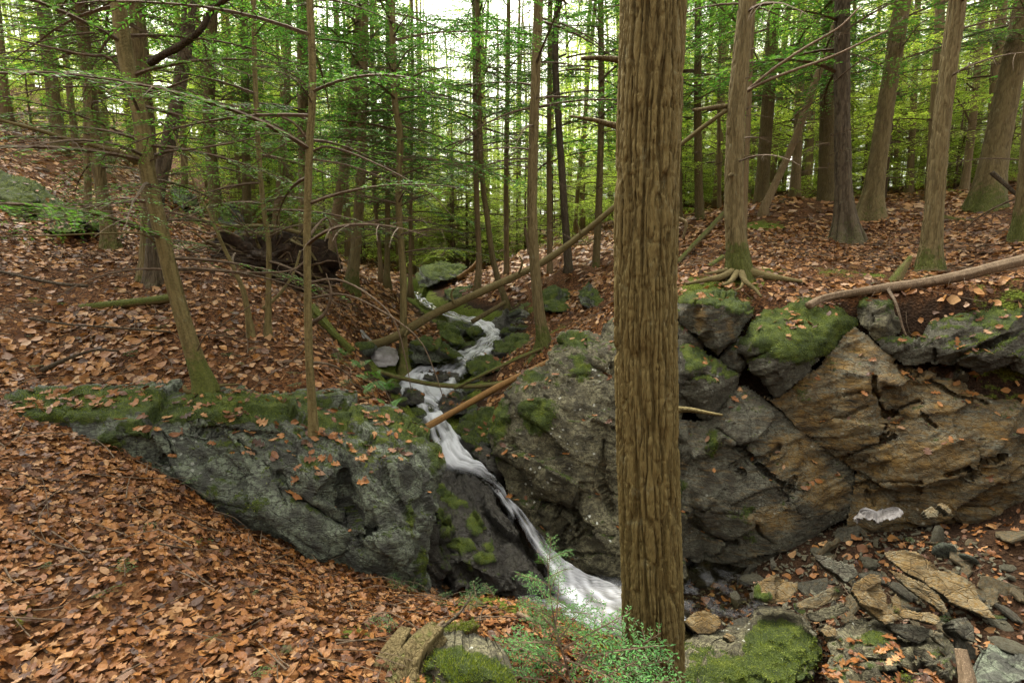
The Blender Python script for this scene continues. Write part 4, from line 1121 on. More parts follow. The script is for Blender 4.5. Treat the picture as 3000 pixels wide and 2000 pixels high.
for k in range(64):
    f = rs.uniform(.12, .62)
    j = f * (len(_mid) - 1); a = int(j); u = j - a
    c = _mid[a] * (1 - u) + _mid[a + 1] * u; hw = _half[a] * (1 - u) + _half[a + 1] * u
    sd_ = 1 if k % 2 else -1
    r = rs.uniform(.07, .2)
    x, y = c[0] + sd_ * (hw + rs.uniform(-.05, .45)), c[1] + rs.uniform(-.2, .2)
    o = link('mossy_stone', STONES[k % 5][rs.integers(2)], None, (x, y, float(hgt(x, y)) + r * .15))
    o.scale = (r, r, r * rs.uniform(.8, 1.2)); o.rotation_euler = (rs.normal(0, .2), rs.normal(0, .2), rs.uniform(0, 6.28))
    tag(o, 'small mossy stone along the %s edge of the upper stream' % ('right' if sd_ > 0 else 'left'), 'stone', 'small mossy stones along the %s edge of the stream' % ('right' if sd_ > 0 else 'left'))
PLATES = []
for k in range(4):
    m_ = 9
    a = np.sort(rs.uniform(0, 6.283, m_)); rr = rs.uniform(.7, 1.15, m_)
    top = np.stack([np.cos(a) * rr, np.sin(a) * rr * .62, rs.normal(0, .03, m_)], -1)
    mid = np.stack([np.cos(a) * rr * 1.04, np.sin(a) * rr * .66, np.full(m_, -.1)], -1)
    bot = np.stack([np.cos(a) * rr * .9, np.sin(a) * rr * .55, np.full(m_, -.24)], -1)
    V = np.vstack([top, mid, bot, [[0, 0, .02]], [[0, 0, -.26]]])
    j = np.arange(m_); j2 = (j + 1) % m_
    qd = np.vstack([np.stack([j, m_ + j, m_ + j2, j2], 1), np.stack([m_ + j, 2 * m_ + j, 2 * m_ + j2, m_ + j2], 1)])
    td = np.vstack([np.stack([np.full(m_, 3 * m_), j, j2], 1), np.stack([np.full(m_, 3 * m_ + 1), 2 * m_ + j2, 2 * m_ + j], 1)])
    PLATES.append([make_mesh('plate', V, qd, td, [M[mt]], None, False, {'moss': np.full(len(V), .05), 'ochre': np.full(len(V), oc_)}) for mt, oc_ in (('rock_ochre', .55), ('rock_cliff', .3))])
for k in range(70):
    px, py = rs.uniform(2150, 3000), 1500 + 480 * rs.uniform() ** .8
    d = hit(px, py, 2.5, 6)
    if d is None: continue
    p = at(px, py, d); r = rs.uniform(.06, .2)
    if p[2] > .4: continue
    o = link('loose_slate', PLATES[k % 4][0 if rs.uniform() < .6 else 1], None, (p[0], p[1], p[2] + r * .2))
    o.scale = (r, r, r); o.rotation_euler = (.45 + rs.normal(0, .3), rs.normal(.25, .3), rs.uniform(-.6, .9) + (3.14 if k % 2 else 0))
    tag(o, 'small loose slate plate lying in the talus', 'stone', 'loose slate plates of the talus')
for k in range(30):
    px, py = rs.uniform(2020, 2980), rs.uniform(1560, 1990)
    d = hit(px, py, 2.5, 6)
    if d is None: continue
    p = at(px, py, d); r = rs.uniform(.035, .12)
    o = link('loose_stone', STONES[k % 5][2 if rs.uniform() < .75 else 1], None, (p[0], p[1], p[2] + r * .1))
    o.scale = (r * 1.3, r, r * rs.uniform(.5, .9)); o.rotation_euler = (rs.normal(0, .5), rs.normal(0, .5), rs.uniform(0, 6.28))
    tag(o, 'small loose stone lying between the slabs of the talus', 'stone', 'loose stones of the talus')

# fallen slabs under the cliff: crops of the photograph give the outlines
def q1(pts_, d): return [(1980 + x * .2552, 1600 + y * .2552, dd) for (x, y), dd in zip(pts_, d if hasattr(d, '__len__') else [d] * len(pts_))]
def q2(pts_, d): return [(2480 + x * .2552, 1600 + y * .2552, dd) for (x, y), dd in zip(pts_, d if hasattr(d, '__len__') else [d] * len(pts_))]


def plane_d(poly, n, p0):
    """depth of each pixel on the plane through p0 with normal n"""
    out = []
    for (px, py, _) in poly:
        r = CF + (px - 1500) / FPX * CX + (1000 - py) / FPX * CU
        out.append((px, py, float(np.dot(p0 - EYE, n) / np.dot(r, n))))
    return out


def slab(label, poly, n, d0, thick=0.09, mat='rock_ochre', seed=0, name='rock_slab', cat='rock slab', **kw):
    n = np.array(n, float); n /= np.linalg.norm(n)
    cx = np.mean([p[0] for p in poly]); cy = np.mean([p[1] for p in poly])
    poly = plane_d(poly, n, at(cx, cy, d0 - .1))
    return rock(name, label, cat, poly, [], mat=mat, step=3.6, thick=thick, back=-n, amp=0.012, strata=0.012, fine=0.006, wob=6, rounds=0, seed=seed, seat=True, jag=.25, leaves=False, **kw)


slab('largest yellow slate slab lying slantwise on the talus', q2([(440, 50), (520, 30), (800, 60), (1050, 200), (1280, 310), (1480, 420), (1530, 560), (1640, 690), (1735, 832), (1600, 842), (1420, 740), (1180, 640), (1100, 560), (900, 420), (650, 290), (480, 140)], 4.1), (-.25, -.55, .8), 4.3, .08, seed=201, base_ochre=.8, top_moss=0)
slab('narrow yellow splinter slab resting against the largest slab', q2([(450, 240), (620, 310), (900, 430), (1060, 560), (1130, 640), (1185, 740), (1120, 780), (1000, 690), (850, 600), (700, 490), (560, 380)], 4.0), (-.35, -.65, .65), 4.12, .07, seed=203, base_ochre=.7, top_moss=0, base_moss=.15)
slab('blocky yellow slab on the left edge of the slab pile', q2([(100, 410), (280, 300), (380, 320), (430, 480), (480, 560), (490, 700), (640, 840), (430, 900), (330, 800), (150, 660), (60, 500)], 4.0), (-.2, -.75, .62), 4.1, .16, seed=205, base_ochre=.85, top_moss=0)
slab('curved broken slab with flaking layers in the slab pile', q2([(490, 590), (560, 540), (650, 690), (830, 730), (1000, 750), (1100, 830), (1040, 912), (900, 855), (740, 832), (560, 775)], 3.9), (-.3, -.6, .74), 4.0, .08, seed=207, base_ochre=.75, top_moss=0, moss=[(2620, 1790, 30, 16, .6)])
slab('dark slab tucked under the yellow slab pile', q2([(480, 895), (700, 880), (1000, 940), (1090, 960), (900, 1095), (860, 1130), (700, 1080), (560, 1000)], 3.85), (-.1, -.85, .5), 3.95, .16, mat='rock_cliff', seed=209, base_ochre=.25, top_moss=0)
slab('grey brown block right of the dark slab', q2([(1200, 860), (1350, 800), (1460, 900), (1450, 1100), (1330, 1040), (1230, 960)], 3.85), (.1, -.7, .6), 3.95, .14, mat='rock_cliff', seed=211, base_ochre=.3, top_moss=0)
slab('pointed brown shard below the slab pile', q2([(990, 960), (1110, 970), (1130, 1170), (1080, 1150), (1000, 1050)], 3.8), (0, -.85, .5), 3.82, .06, mat='rock_ochre', seed=213, base_ochre=.4, top_moss=0)
slab('smooth grey slab sloping beside the yellow pile', q1([(1585, 120), (1640, 85), (1900, 170), (2040, 230), (2105, 330), (1950, 440), (1850, 330), (1700, 240)], 4.4), (-.3, -.6, .75), 4.45, .12, mat='rock_cliff', seed=215, base_ochre=.05, top_moss=0)
slab('ochre topped mossy block at the foot of the cliff', q1([(890, 470), (1000, 380), (1150, 310), (1300, 370), (1420, 400), (1410, 500), (1350, 560), (1270, 640), (1100, 660), (980, 640), (890, 600)], 4.5), (-.1, -.75, .65), 4.5, .2, seed=217, base_ochre=.85, top_moss=0, moss=[(2230, 1750, 40, 20, .8), (2215, 1730, 20, 40, .7)])
slab('lichened slab leaning beside the ochre topped block', q1([(1400, 650), (1560, 580), (1720, 500), (1880, 430), (1950, 530), (1900, 610), (1640, 700), (1420, 740)], 4.35), (.15, -.7, .7), 4.35, .12, seed=219, base_ochre=.55, top_moss=0, moss=[(2450, 1730, 30, 20, .6)])
slab('white crusted slab under the leaning lichened slab', q1([(1490, 780), (1700, 700), (1900, 640), (2010, 710), (1800, 820), (1620, 885), (1530, 850)], 4.3), (.1, -.75, .65), 4.28, .1, mat='rock_boulder', seed=221, top_moss=0, moss=[(2440, 1810, 40, 12, .6)])
slab('rounded ochre boulder at the edge of the pool', q1([(80, 850), (200, 740), (330, 715), (500, 780), (520, 880), (470, 960), (400, 1010), (250, 1000), (150, 920)], 4.45), (-.15, -.7, .7), 4.5, .3, seed=223, base_ochre=.95, top_moss=0)
slab('small ochre stone on the mossy mound', q1([(520, 1030), (600, 990), (700, 1040), (690, 1100), (640, 1110)], 4.1), (0, -.6, .8), 4.12, .08, seed=225, base_ochre=.7, top_moss=0)
slab('thin slate blade standing in dead leaves', q1([(1390, 770), (1450, 800), (1600, 980), (1650, 1030), (1590, 1040), (1480, 900)], 4.15), (-.5, -.6, .5), 4.12, .04, seed=227, base_ochre=.35, top_moss=0)
slab('small yellow slate plate in the dead leaves', q1([(1650, 960), (1740, 900), (1860, 960), (1870, 1040), (1790, 1060), (1700, 1040)], 4.05), (0, -.5, .85), 4.06, .05, seed=229, base_ochre=.7, top_moss=0)
slab('grey stone plate leaning in a crack under the cliff', q1([(1070, 130), (1120, 110), (1160, 250), (1080, 290)], 4.95), (-.4, -.8, .3), 4.95, .06, mat='rock_cliff', seed=231, top_moss=0)
slab('small ochre plate high on the talus', q2([(1020, -480), (1090, -510), (1220, -410), (1250, -370), (1180, -360), (1080, -420)], 4.4), (0, -.6, .8), 4.5, .06, seed=233, base_ochre=.6, top_moss=0)
slab('brown rock wedge on the upper talus', q2([(880, -400), (980, -460), (1070, -400), (1060, -320), (940, -310)], 4.4), (0, -.7, .7), 4.5, .08, mat='rock_ochre', seed=235, base_ochre=.5, top_moss=0)
rock('mossy_mound', 'big moss covered rock mound at the foot of the thick trunk', 'mossy rock',
     q1([(20, 1130), (130, 1020), (300, 1050), (520, 1090), (720, 1110), (770, 1010), (930, 880), (1250, 885), (1450, 930), (1600, 1040), (1720, 1250), (1660, 1400), (1470, 1510), (1250, 1640), (800, 1640), (300, 1640), (20, 1500)],
        [4.4, 4.45, 4.4, 4.35, 4.3, 4.35, 4.4, 4.35, 4.25, 4.1, 4.0, 3.85, 3.7, 3.5, 3.5, 3.5, 3.7]),
     q1([(200, 1200), (560, 1230), (900, 1050), (1300, 1050), (1550, 1200), (400, 1400), (800, 1300), (1150, 1250), (1400, 1350), (900, 1500)], [4.05, 4.0, 4.05, 3.98, 3.9, 3.75, 3.8, 3.85, 3.75, 3.6]),
     mat='rock_boulder', step=3.6, thick=0.6, amp=0.045, strata=0.03, fol=(0.2, 0.1), top_moss=.4, seed=241, moss=[(2150, 1930, 130, 90, 1.3), (2270, 1850, 110, 45, 1.2), (2060, 1900, 70, 60, 1.2), (2230, 1960, 60, 50, 1.0)], leaves=False, seat=True, jag=.6, base_moss=.72)
rock('layered_ledge', 'layered lichened rock ledge along the lower right edge', 'rock ledge',
     q2([(-150, 1200), (0, 1130), (200, 1080), (480, 1060), (700, 1130), (900, 1110), (1150, 1170), (1230, 1330), (1150, 1640), (-200, 1640)], [3.95, 3.95, 3.95, 3.9, 3.85, 3.8, 3.75, 3.65, 3.4, 3.5]),
     q2([(150, 1180), (500, 1160), (820, 1220), (1080, 1270), (200, 1350), (600, 1340), (900, 1400), (500, 1500)], [3.75, 3.7, 3.62, 3.58, 3.62, 3.56, 3.48, 3.46]), mat='rock_boulder', step=3.6, thick=0.5, amp=0.05, strata=0.05, fol=(0.15, 0.05), top_moss=.4, seed=251, seat=True,
     moss=[(2570, 1880, 60, 20, .9), (2540, 1960, 60, 30, .5), (2650, 1980, 40, 30, .6)],
     cracks=[([(2480, 1930), (2600, 1935), (2700, 1930)], 4, .06), ([(2500, 1960), (2620, 1965), (2720, 1955)], 4, .06)])
rock('layered_ledge', 'grey rock at the bottom right corner beside the broken post', 'rock ledge', q2([(1500, 1400), (1660, 1230), (1850, 1300), (2000, 1420), (2080, 1500), (2060, 1640), (1450, 1640)], [3.65, 3.75, 3.7, 3.6, 3.5, 3.35, 3.4]), q2([(1750, 1400), (1650, 1500), (1900, 1520)], [3.52, 3.45, 3.42]),
     mat='rock_grey', step=3.6, thick=0.5, amp=0.04, strata=0.04, top_moss=.3, seed=257, seat=True)
rock('mossy_stone', 'mossy stone with white lichen at the bottom centre', 'mossy rock', [(1225, 1960, 2.62), (1250, 1910, 2.7), (1330, 1915, 2.7), (1400, 1935, 2.66), (1450, 1950, 2.62), (1500, 1990, 2.5), (1520, 2050, 2.4), (1220, 2050, 2.4)],
     [(1290, 1945, 2.52), (1370, 1965, 2.48), (1430, 1985, 2.44), (1330, 2010, 2.4)], mat='rock_boulder', step=3.6, thick=0.3, amp=0.025, strata=0.01, top_moss=.9, seed=261, moss=[(1360, 1950, 110, 60, .75)], leaves=False, seat=True, jag=.5)

# ------------------------------------------------------------------ trees
def worley_bark(u, v, ncu, ch, seed):
    """u in cells around (wraps at ncu), v in metres; returns distance to plate edge (0 in the fissure)"""
    uu = u + 0.55 * fbm(np.stack([np.cos(u / ncu * 6.2832) * 3, np.sin(u / ncu * 6.2832) * 3, v * 6], -1), 2, seed)
    vv = v / ch
    iu = np.floor(uu).astype(np.int64); iv = np.floor(vv).astype(np.int64)
    f1 = np.full(u.shape, 9.0); f2 = np.full(u.shape, 9.0)
    for du in (-1, 0, 1):
        for dv in (-1, 0, 1):
            cu, cv = iu + du, iv + dv
            m = np.mod(cu, ncu)
            rx = _hash(m, cv, m * 0, seed + 1); ry = _hash(m, cv, m * 0 + 7, seed + 2)
            d = np.hypot(cu + 0.1 + 0.8 * rx - uu, (cv + ry - vv) * 1.0)
            n1 = np.minimum(f1, d)
            f2 = np.minimum(np.maximum(f1, d), f2)
            f1 = n1
    return f2 - f1


def bark_disp(ncu, ch, depth, seed, ampl=0.03):
    """long weaving furrows between narrow flat ridges that break across now and then"""
    def f(th, arc, rr):
        t2 = np.mod(th - math.pi / 2, 2 * math.pi) / (2 * math.pi)
        u = t2 * ncu
        c3 = np.stack([np.cos(th), np.sin(th), arc * 1.5], -1)
        warp = 0.6 * vnoise(np.stack([u * .35, arc * 2.6 / ch * .14, u * 0], -1), seed) + 0.35 * vnoise(np.stack([u, arc * 1.2 / ch, u * 0 + 3], -1), seed + 6)
        n1 = vnoise(np.stack([(u + warp) * .62, arc * .42 / ch, u * 0], -1), seed + 1)
        n2 = vnoise(np.stack([(u + warp) * 1.25 + 7, arc * .9 / ch, u * 0 + 5], -1), seed + 2)
        fur = smooth(.34, .02, np.abs(n1))
        fur2 = smooth(.3, .02, np.abs(n2))
        brk = smooth(.25, .0, np.abs(vnoise(np.stack([(u + warp) * .55, arc * 2.4 / ch, u * 0 + 9], -1), seed + 3)))
        fl = fbm(np.stack([u * 2.2, arc * 9 / ch, u * 0], -1), 3, seed + 9, .6)
        h = 1 - np.clip(.95 * fur + .55 * fur2 + .3 * brk, 0, 1.25)
        return rr * ampl * fbm(c3 * 1.6, 3, seed + 5) + depth * (h - .55) + depth * .25 * fl
    return f


def trunk_path(base, px_pts, n=40, height=15.0):
    """base pixel triple and further (px, py) points up the trunk in the same vertical plane; continues above the picture"""
    b = at(*base)
    P = [b + np.array([0, 0, -0.35])] + [b]
    for q in px_pts:
        Y = b[1] if len(q) == 2 else at(*q)[1]
        P.append(on_plane(q[0], q[1], Y))
    P = np.array(P)
    # continue upwards, turning to the vertical
    dirv = P[-1] - P[-2]; dirv /= np.linalg.norm(dirv)
    top = P[-1].copy()
    while top[2] < b[2] + height:
        dirv = 0.75 * dirv + 0.25 * np.array([0.02, 0, 1.0]); dirv /= np.linalg.norm(dirv)
        top = top + dirv * 1.5
        P = np.vstack([P, top])
    return b, P


# --- hemlock boughs
def leaflets(base, d, nrm, ln, wd):
    """flat lance shaped faces"""
    d = d / (np.linalg.norm(d, axis=1)[:, None] + 1e-9)
    s = np.cross(d, nrm); s /= np.linalg.norm(s, axis=1)[:, None] + 1e-9
    ln = np.asarray(ln)[:, None]; wd = np.asarray(wd)[:, None]
    v = np.stack([base, base + d * ln * .45 + s * wd, base + d * ln, base + d * ln * .45 - s * wd], 1)
    q = np.arange(len(base) * 4).reshape(-1, 4)
    return v.reshape(-1, 3), q


def make_bough(Lb, rg, live=1.0, gap=0.075, leaf=0.055, lw=0.0075, droop=0.28, sides=4, spread=0.42):
    """a flat hemlock spray along +x: wood (material 0) and needles (material 1)"""
    bag = Bag()
    n = 9
    s = np.linspace(0, 1, n)
    wy = 0.06 * Lb * np.cumsum(rg.normal(0, .35, n)) / n ** .5
    P = np.stack([Lb * s, wy * s, Lb * (0.12 * s - droop * s * s)], -1)
    V, q, t = tube(P, 0.011 * Lb ** .8 * (1 - s) + 0.0018, sides, cap=False)
    bag.add(V, q, m=0)
    lb, ld, lnm, ll = [], [], [], []
    m = int(Lb / gap)
    for i in range(m):
        tpar = 0.12 + 0.86 * (i + rg.uniform(0, .8)) / m
        sd_ = 1 if i % 2 else -1
        p = np.array([np.interp(tpar, s, P[:, k]) for k in range(3)])
        ls = (spread * Lb * (1 - tpar) ** .75 + 0.07) * rg.uniform(.55, 1.15)
        if live < 1 and tpar < 0.35: ls *= .7
        a = math.radians(rg.uniform(42, 66))
        dv = np.array([math.cos(a), sd_ * math.sin(a), rg.uniform(-.18, .08) - .1 * tpar])
        k = 4
        ts = np.linspace(0, 1, k)[:, None]
        Q = p + dv * ls * ts + np.array([0, 0, -.22 * ls]) * ts ** 2 + np.array([.12 * ls, 0, 0]) * ts ** 2
        V, q, t = tube(Q, np.linspace(.0035, .0012, k), 3, cap=False)
        bag.add(V, q, m=0)
        if live <= 0:
            # bare side twigs
            for j in range(int(ls / .12)):
                u = rg.uniform(.2, .95); o = Q[0] * (1 - u) + Q[-1] * u
                e = o + np.array([rg.uniform(.02, .15), rg.uniform(-.1, .1), rg.uniform(-.08, .05)])
                V, q, t = tube(np.array([o, e]), np.array([.0018, .0008]), 3, cap=False)
                bag.add(V, q, m=0)
            continue
        if rg.uniform() > live: continue
        nn = max(2, int(ls / (leaf * .55)))
        u = (np.arange(nn) + rg.uniform(0, 1, nn)) / nn
        o = p + dv * ls * u[:, None] + np.array([.12 * ls, 0, -.22 * ls]) * (u ** 2)[:, None]
        for sgn in (1, -1):
            ang = np.radians(rg.uniform(30, 62, nn)) * sgn
            ca, sa = np.cos(ang), np.sin(ang)
            dx = dv[0] * ca - dv[1] * sa; dy = dv[0] * sa + dv[1] * ca
            lb.append(o + rg.normal(0, .004, o.shape)); ld.append(np.stack([dx, dy, rg.uniform(-.3, .05, nn)], -1))
            lnm.append(np.stack([rg.normal(0, .35, nn), rg.normal(0, .35, nn), np.ones(nn)], -1))
            ll.append(leaf * rg.uniform(.6, 1.25, nn) * (1.15 - .5 * u))
    if lb:
        lb, ld, lnm, ll = map(np.concatenate, (lb, ld, lnm, ll))
        V, q = leaflets(lb, ld, lnm, ll, np.full(len(lb), lw) * rg.uniform(.7, 1.3, len(lb)))
        bag.add(V, q, m=1)
    return bag.arrays()


rb = np.random.default_rng(77)
LIVE = [make_bough(1.6, rb, .95, .062, .045, .0055) for _ in range(5)] + [make_bough(1.6, rb, .6, .07, .045, .0055) for _ in range(3)]
COARSE = [make_bough(1.6, rb, .97, .062, .068, .009, sides=3) for _ in range(6)]
DEAD = [make_bough(1.3, rb, 0, .12, droop=.35, spread=.35, sides=4) for _ in range(5)]


def place_bough(bag, b, origin, az, sc, pitch, roll=0.0):
    v, q, t, m = b
    cz, sz = math.cos(az), math.sin(az)
    cp, sp = math.cos(pitch), math.sin(pitch)
    cr, sr = math.cos(roll), math.sin(roll)
    v = v * sc
    x, y, z = v[:, 0], v[:, 1] * cr - v[:, 2] * sr, v[:, 1] * sr + v[:, 2] * cr
    x, z = x * cp - z * sp, x * sp + z * cp
    V = np.stack([x * cz - y * sz, x * sz + y * cz, z], -1) + origin
    off = bag.n
    wood = m == 0
    bag.v.append(V); bag.n += len(V)
    bag.q.append(q + off); bag.qm.append(m)


def crown_mesh(name, z0, z1, n, rmax, rtop, rg, boughs=LIVE, dead=(0, 0, 0), axis=None, mats=('twig_dark', 'needles'), zpow=1.0, az_range=None, trunk_r=0.05):
    bag = Bag()
    ax = axis if axis is not None else (lambda z: np.array([0, 0, z]))
    for i in range(n):
        f = ((i + rg.uniform(0, 1)) / n) ** zpow
        z = z0 + (z1 - z0) * f
        az = (i * 2.39996 + rg.uniform(-.5, .5)) if az_range is None else rg.uniform(*az_range)
        Lb = (rmax * (1 - f) + rtop * f) * rg.uniform(.6, 1.15)
        place_bough(bag, boughs[rg.integers(len(boughs))], ax(z), az, Lb / 1.6, rg.uniform(-.12, .22), rg.uniform(-.25, .25))
    for i in range(dead[2]):
        z = rg.uniform(dead[0], dead[1])
        place_bough(bag, DEAD[rg.integers(len(DEAD))], ax(z), rg.uniform(0, 6.283), rg.uniform(.35, 1.25), rg.uniform(-.3, .35), rg.uniform(-.6, .6))
    return bag.mesh(name, [M[m] for m in mats], False)


rc = np.random.default_rng(31)
CROWN = {
    'tall': [crown_mesh('crown_tall', 2.6, 8.6, 38, 2.5, 1.2, rc, COARSE, (1.2, 6.5, 26)) for _ in range(2)],
    'mid': [crown_mesh('crown_mid', 1.6, 7.2, 42, 2.2, 1.0, rc, COARSE, (.8, 4.0, 22)) for _ in range(3)],
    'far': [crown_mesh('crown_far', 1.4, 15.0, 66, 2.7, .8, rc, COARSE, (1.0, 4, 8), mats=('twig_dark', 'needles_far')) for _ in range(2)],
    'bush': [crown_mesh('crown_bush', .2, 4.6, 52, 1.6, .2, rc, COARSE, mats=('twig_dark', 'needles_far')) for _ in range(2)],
}


def moss_attr(V, b, amount, h=0.9):
    z = V[:, 2] - b[2]
    return amount * smooth(h, 0.0, z) + 0.12


def tree(name, label, base, up, wpx, mat='bark', crown=None, detail=0, group=None, cat='tree', taper=0.55, flare=1.25, height=15.0, crown_z=0.0, moss=0.5, cscale=1.0, seed=0, bark=(26, .14, .006)):
    b, P = trunk_path(base, up, height=height)
    r0 = .82 * wpx / 2 / FPX * base[2]
    n = 34 if not detail else detail[1]
    C_ = catmull(P, n if not detail else n)
    z = C_[:, 2] - b[2]
    rad = r0 * (1 - (1 - taper) * np.clip(z / height, 0, 1)) * (1 + (flare - 1) * np.exp(-np.clip(z, -.3, 9) / (0.9 * max(r0 * 3, .25))))
    t = thing(name, label, cat, b, group)
    if detail:
        # dense rings where the trunk is in view, sparse above
        zt = np.concatenate([np.linspace(-.35, detail[2], detail[1]), np.linspace(detail[2] + .3, height, 12)])
        fine_ = catmull(P, 400)
        zz = fine_[:, 2] - b[2]
        o = np.argsort(zz)
        C_ = np.stack([np.interp(zt, zz[o], fine_[o, k]) for k in range(2)] + [zt + b[2]], -1)
        rad = r0 * (1 - (1 - taper) * np.clip(zt / height, 0, 1)) * (1 + (flare - 1) * np.exp(-np.clip(zt, -.3, 9) / (0.9 * max(r0 * 3, .25))))
        bd = bark_disp(bark[0], bark[1], bark[2], seed + 3)
        nl, la_ = (8, .34) if flare > 1.8 else (5, .2)
        hz = .4 if flare > 1.8 else max(.12, 2.2 * r0)

        def dsp(th, arc, rr):
            z_ = np.clip(arc - .35, 0, 9)
            lob = np.exp(-(z_ / hz) ** 1.3) * la_ * (np.abs(np.cos(th * nl / 2 + seed + .8 * np.sin(th * 2))) - .35 + .5 * fbm(np.stack([np.cos(th) * 3, np.sin(th) * 3, arc * 4], -1), 3, seed))
            return bd(th, arc, rr) + rr * lob * (flare > 1.1)
        V, q, tt = tube(C_, rad, detail[0], dsp)
    else:
        sides = 12 if r0 * FPX / base[2] > 14 else 8
        V, q, tt = tube(C_, rad, sides, lambda th, arc, rr: rr * .10 * fbm(np.stack([np.cos(th) * 1.2, np.sin(th) * 1.2, arc * 1.3], -1), 2, seed))
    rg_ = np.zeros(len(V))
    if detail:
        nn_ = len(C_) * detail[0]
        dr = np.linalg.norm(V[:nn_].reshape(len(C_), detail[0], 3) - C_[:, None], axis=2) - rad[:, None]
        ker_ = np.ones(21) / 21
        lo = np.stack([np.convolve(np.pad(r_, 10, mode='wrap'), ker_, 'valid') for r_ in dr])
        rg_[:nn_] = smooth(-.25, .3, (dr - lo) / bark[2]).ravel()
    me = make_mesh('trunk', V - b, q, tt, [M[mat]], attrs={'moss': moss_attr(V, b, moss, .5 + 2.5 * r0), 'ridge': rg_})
    tr = link('trunk', me, t)
    ax_line = C_
    if crown:
        src = CROWN[crown][seed % len(CROWN[crown])]
        c = link('crown', src, t)
        # shear the crown onto a leaning stem by shifting it to the stem's mid height
        zm = min(6.0, height * .5)
        k = np.argmin(np.abs(C_[:, 2] - b[2] - zm))
        lean = (C_[k] - b) / max(C_[k, 2] - b[2], .1)
        c.location = (lean[0] * zm * .8, lean[1] * zm * .8, crown_z)
        c.rotation_euler = (0, 0, (seed * 1.7) % 6.28)
        c.scale = (cscale, cscale, cscale)
    return t, b, C_, rad


BIG = tree('hemlock_tree', 'thickest trunk with deeply furrowed brown bark standing in the foreground', (1912, 2075, 3.2), [(1910, 1750), (1896, 1300), (1890, 900), (1896, 500), (1912, 60), (1920, -300)], 200, 'bark_big', None, (250, 480, 4.8), taper=.6, flare=1.06, moss=.12, seed=1, bark=(66, .2, .021))

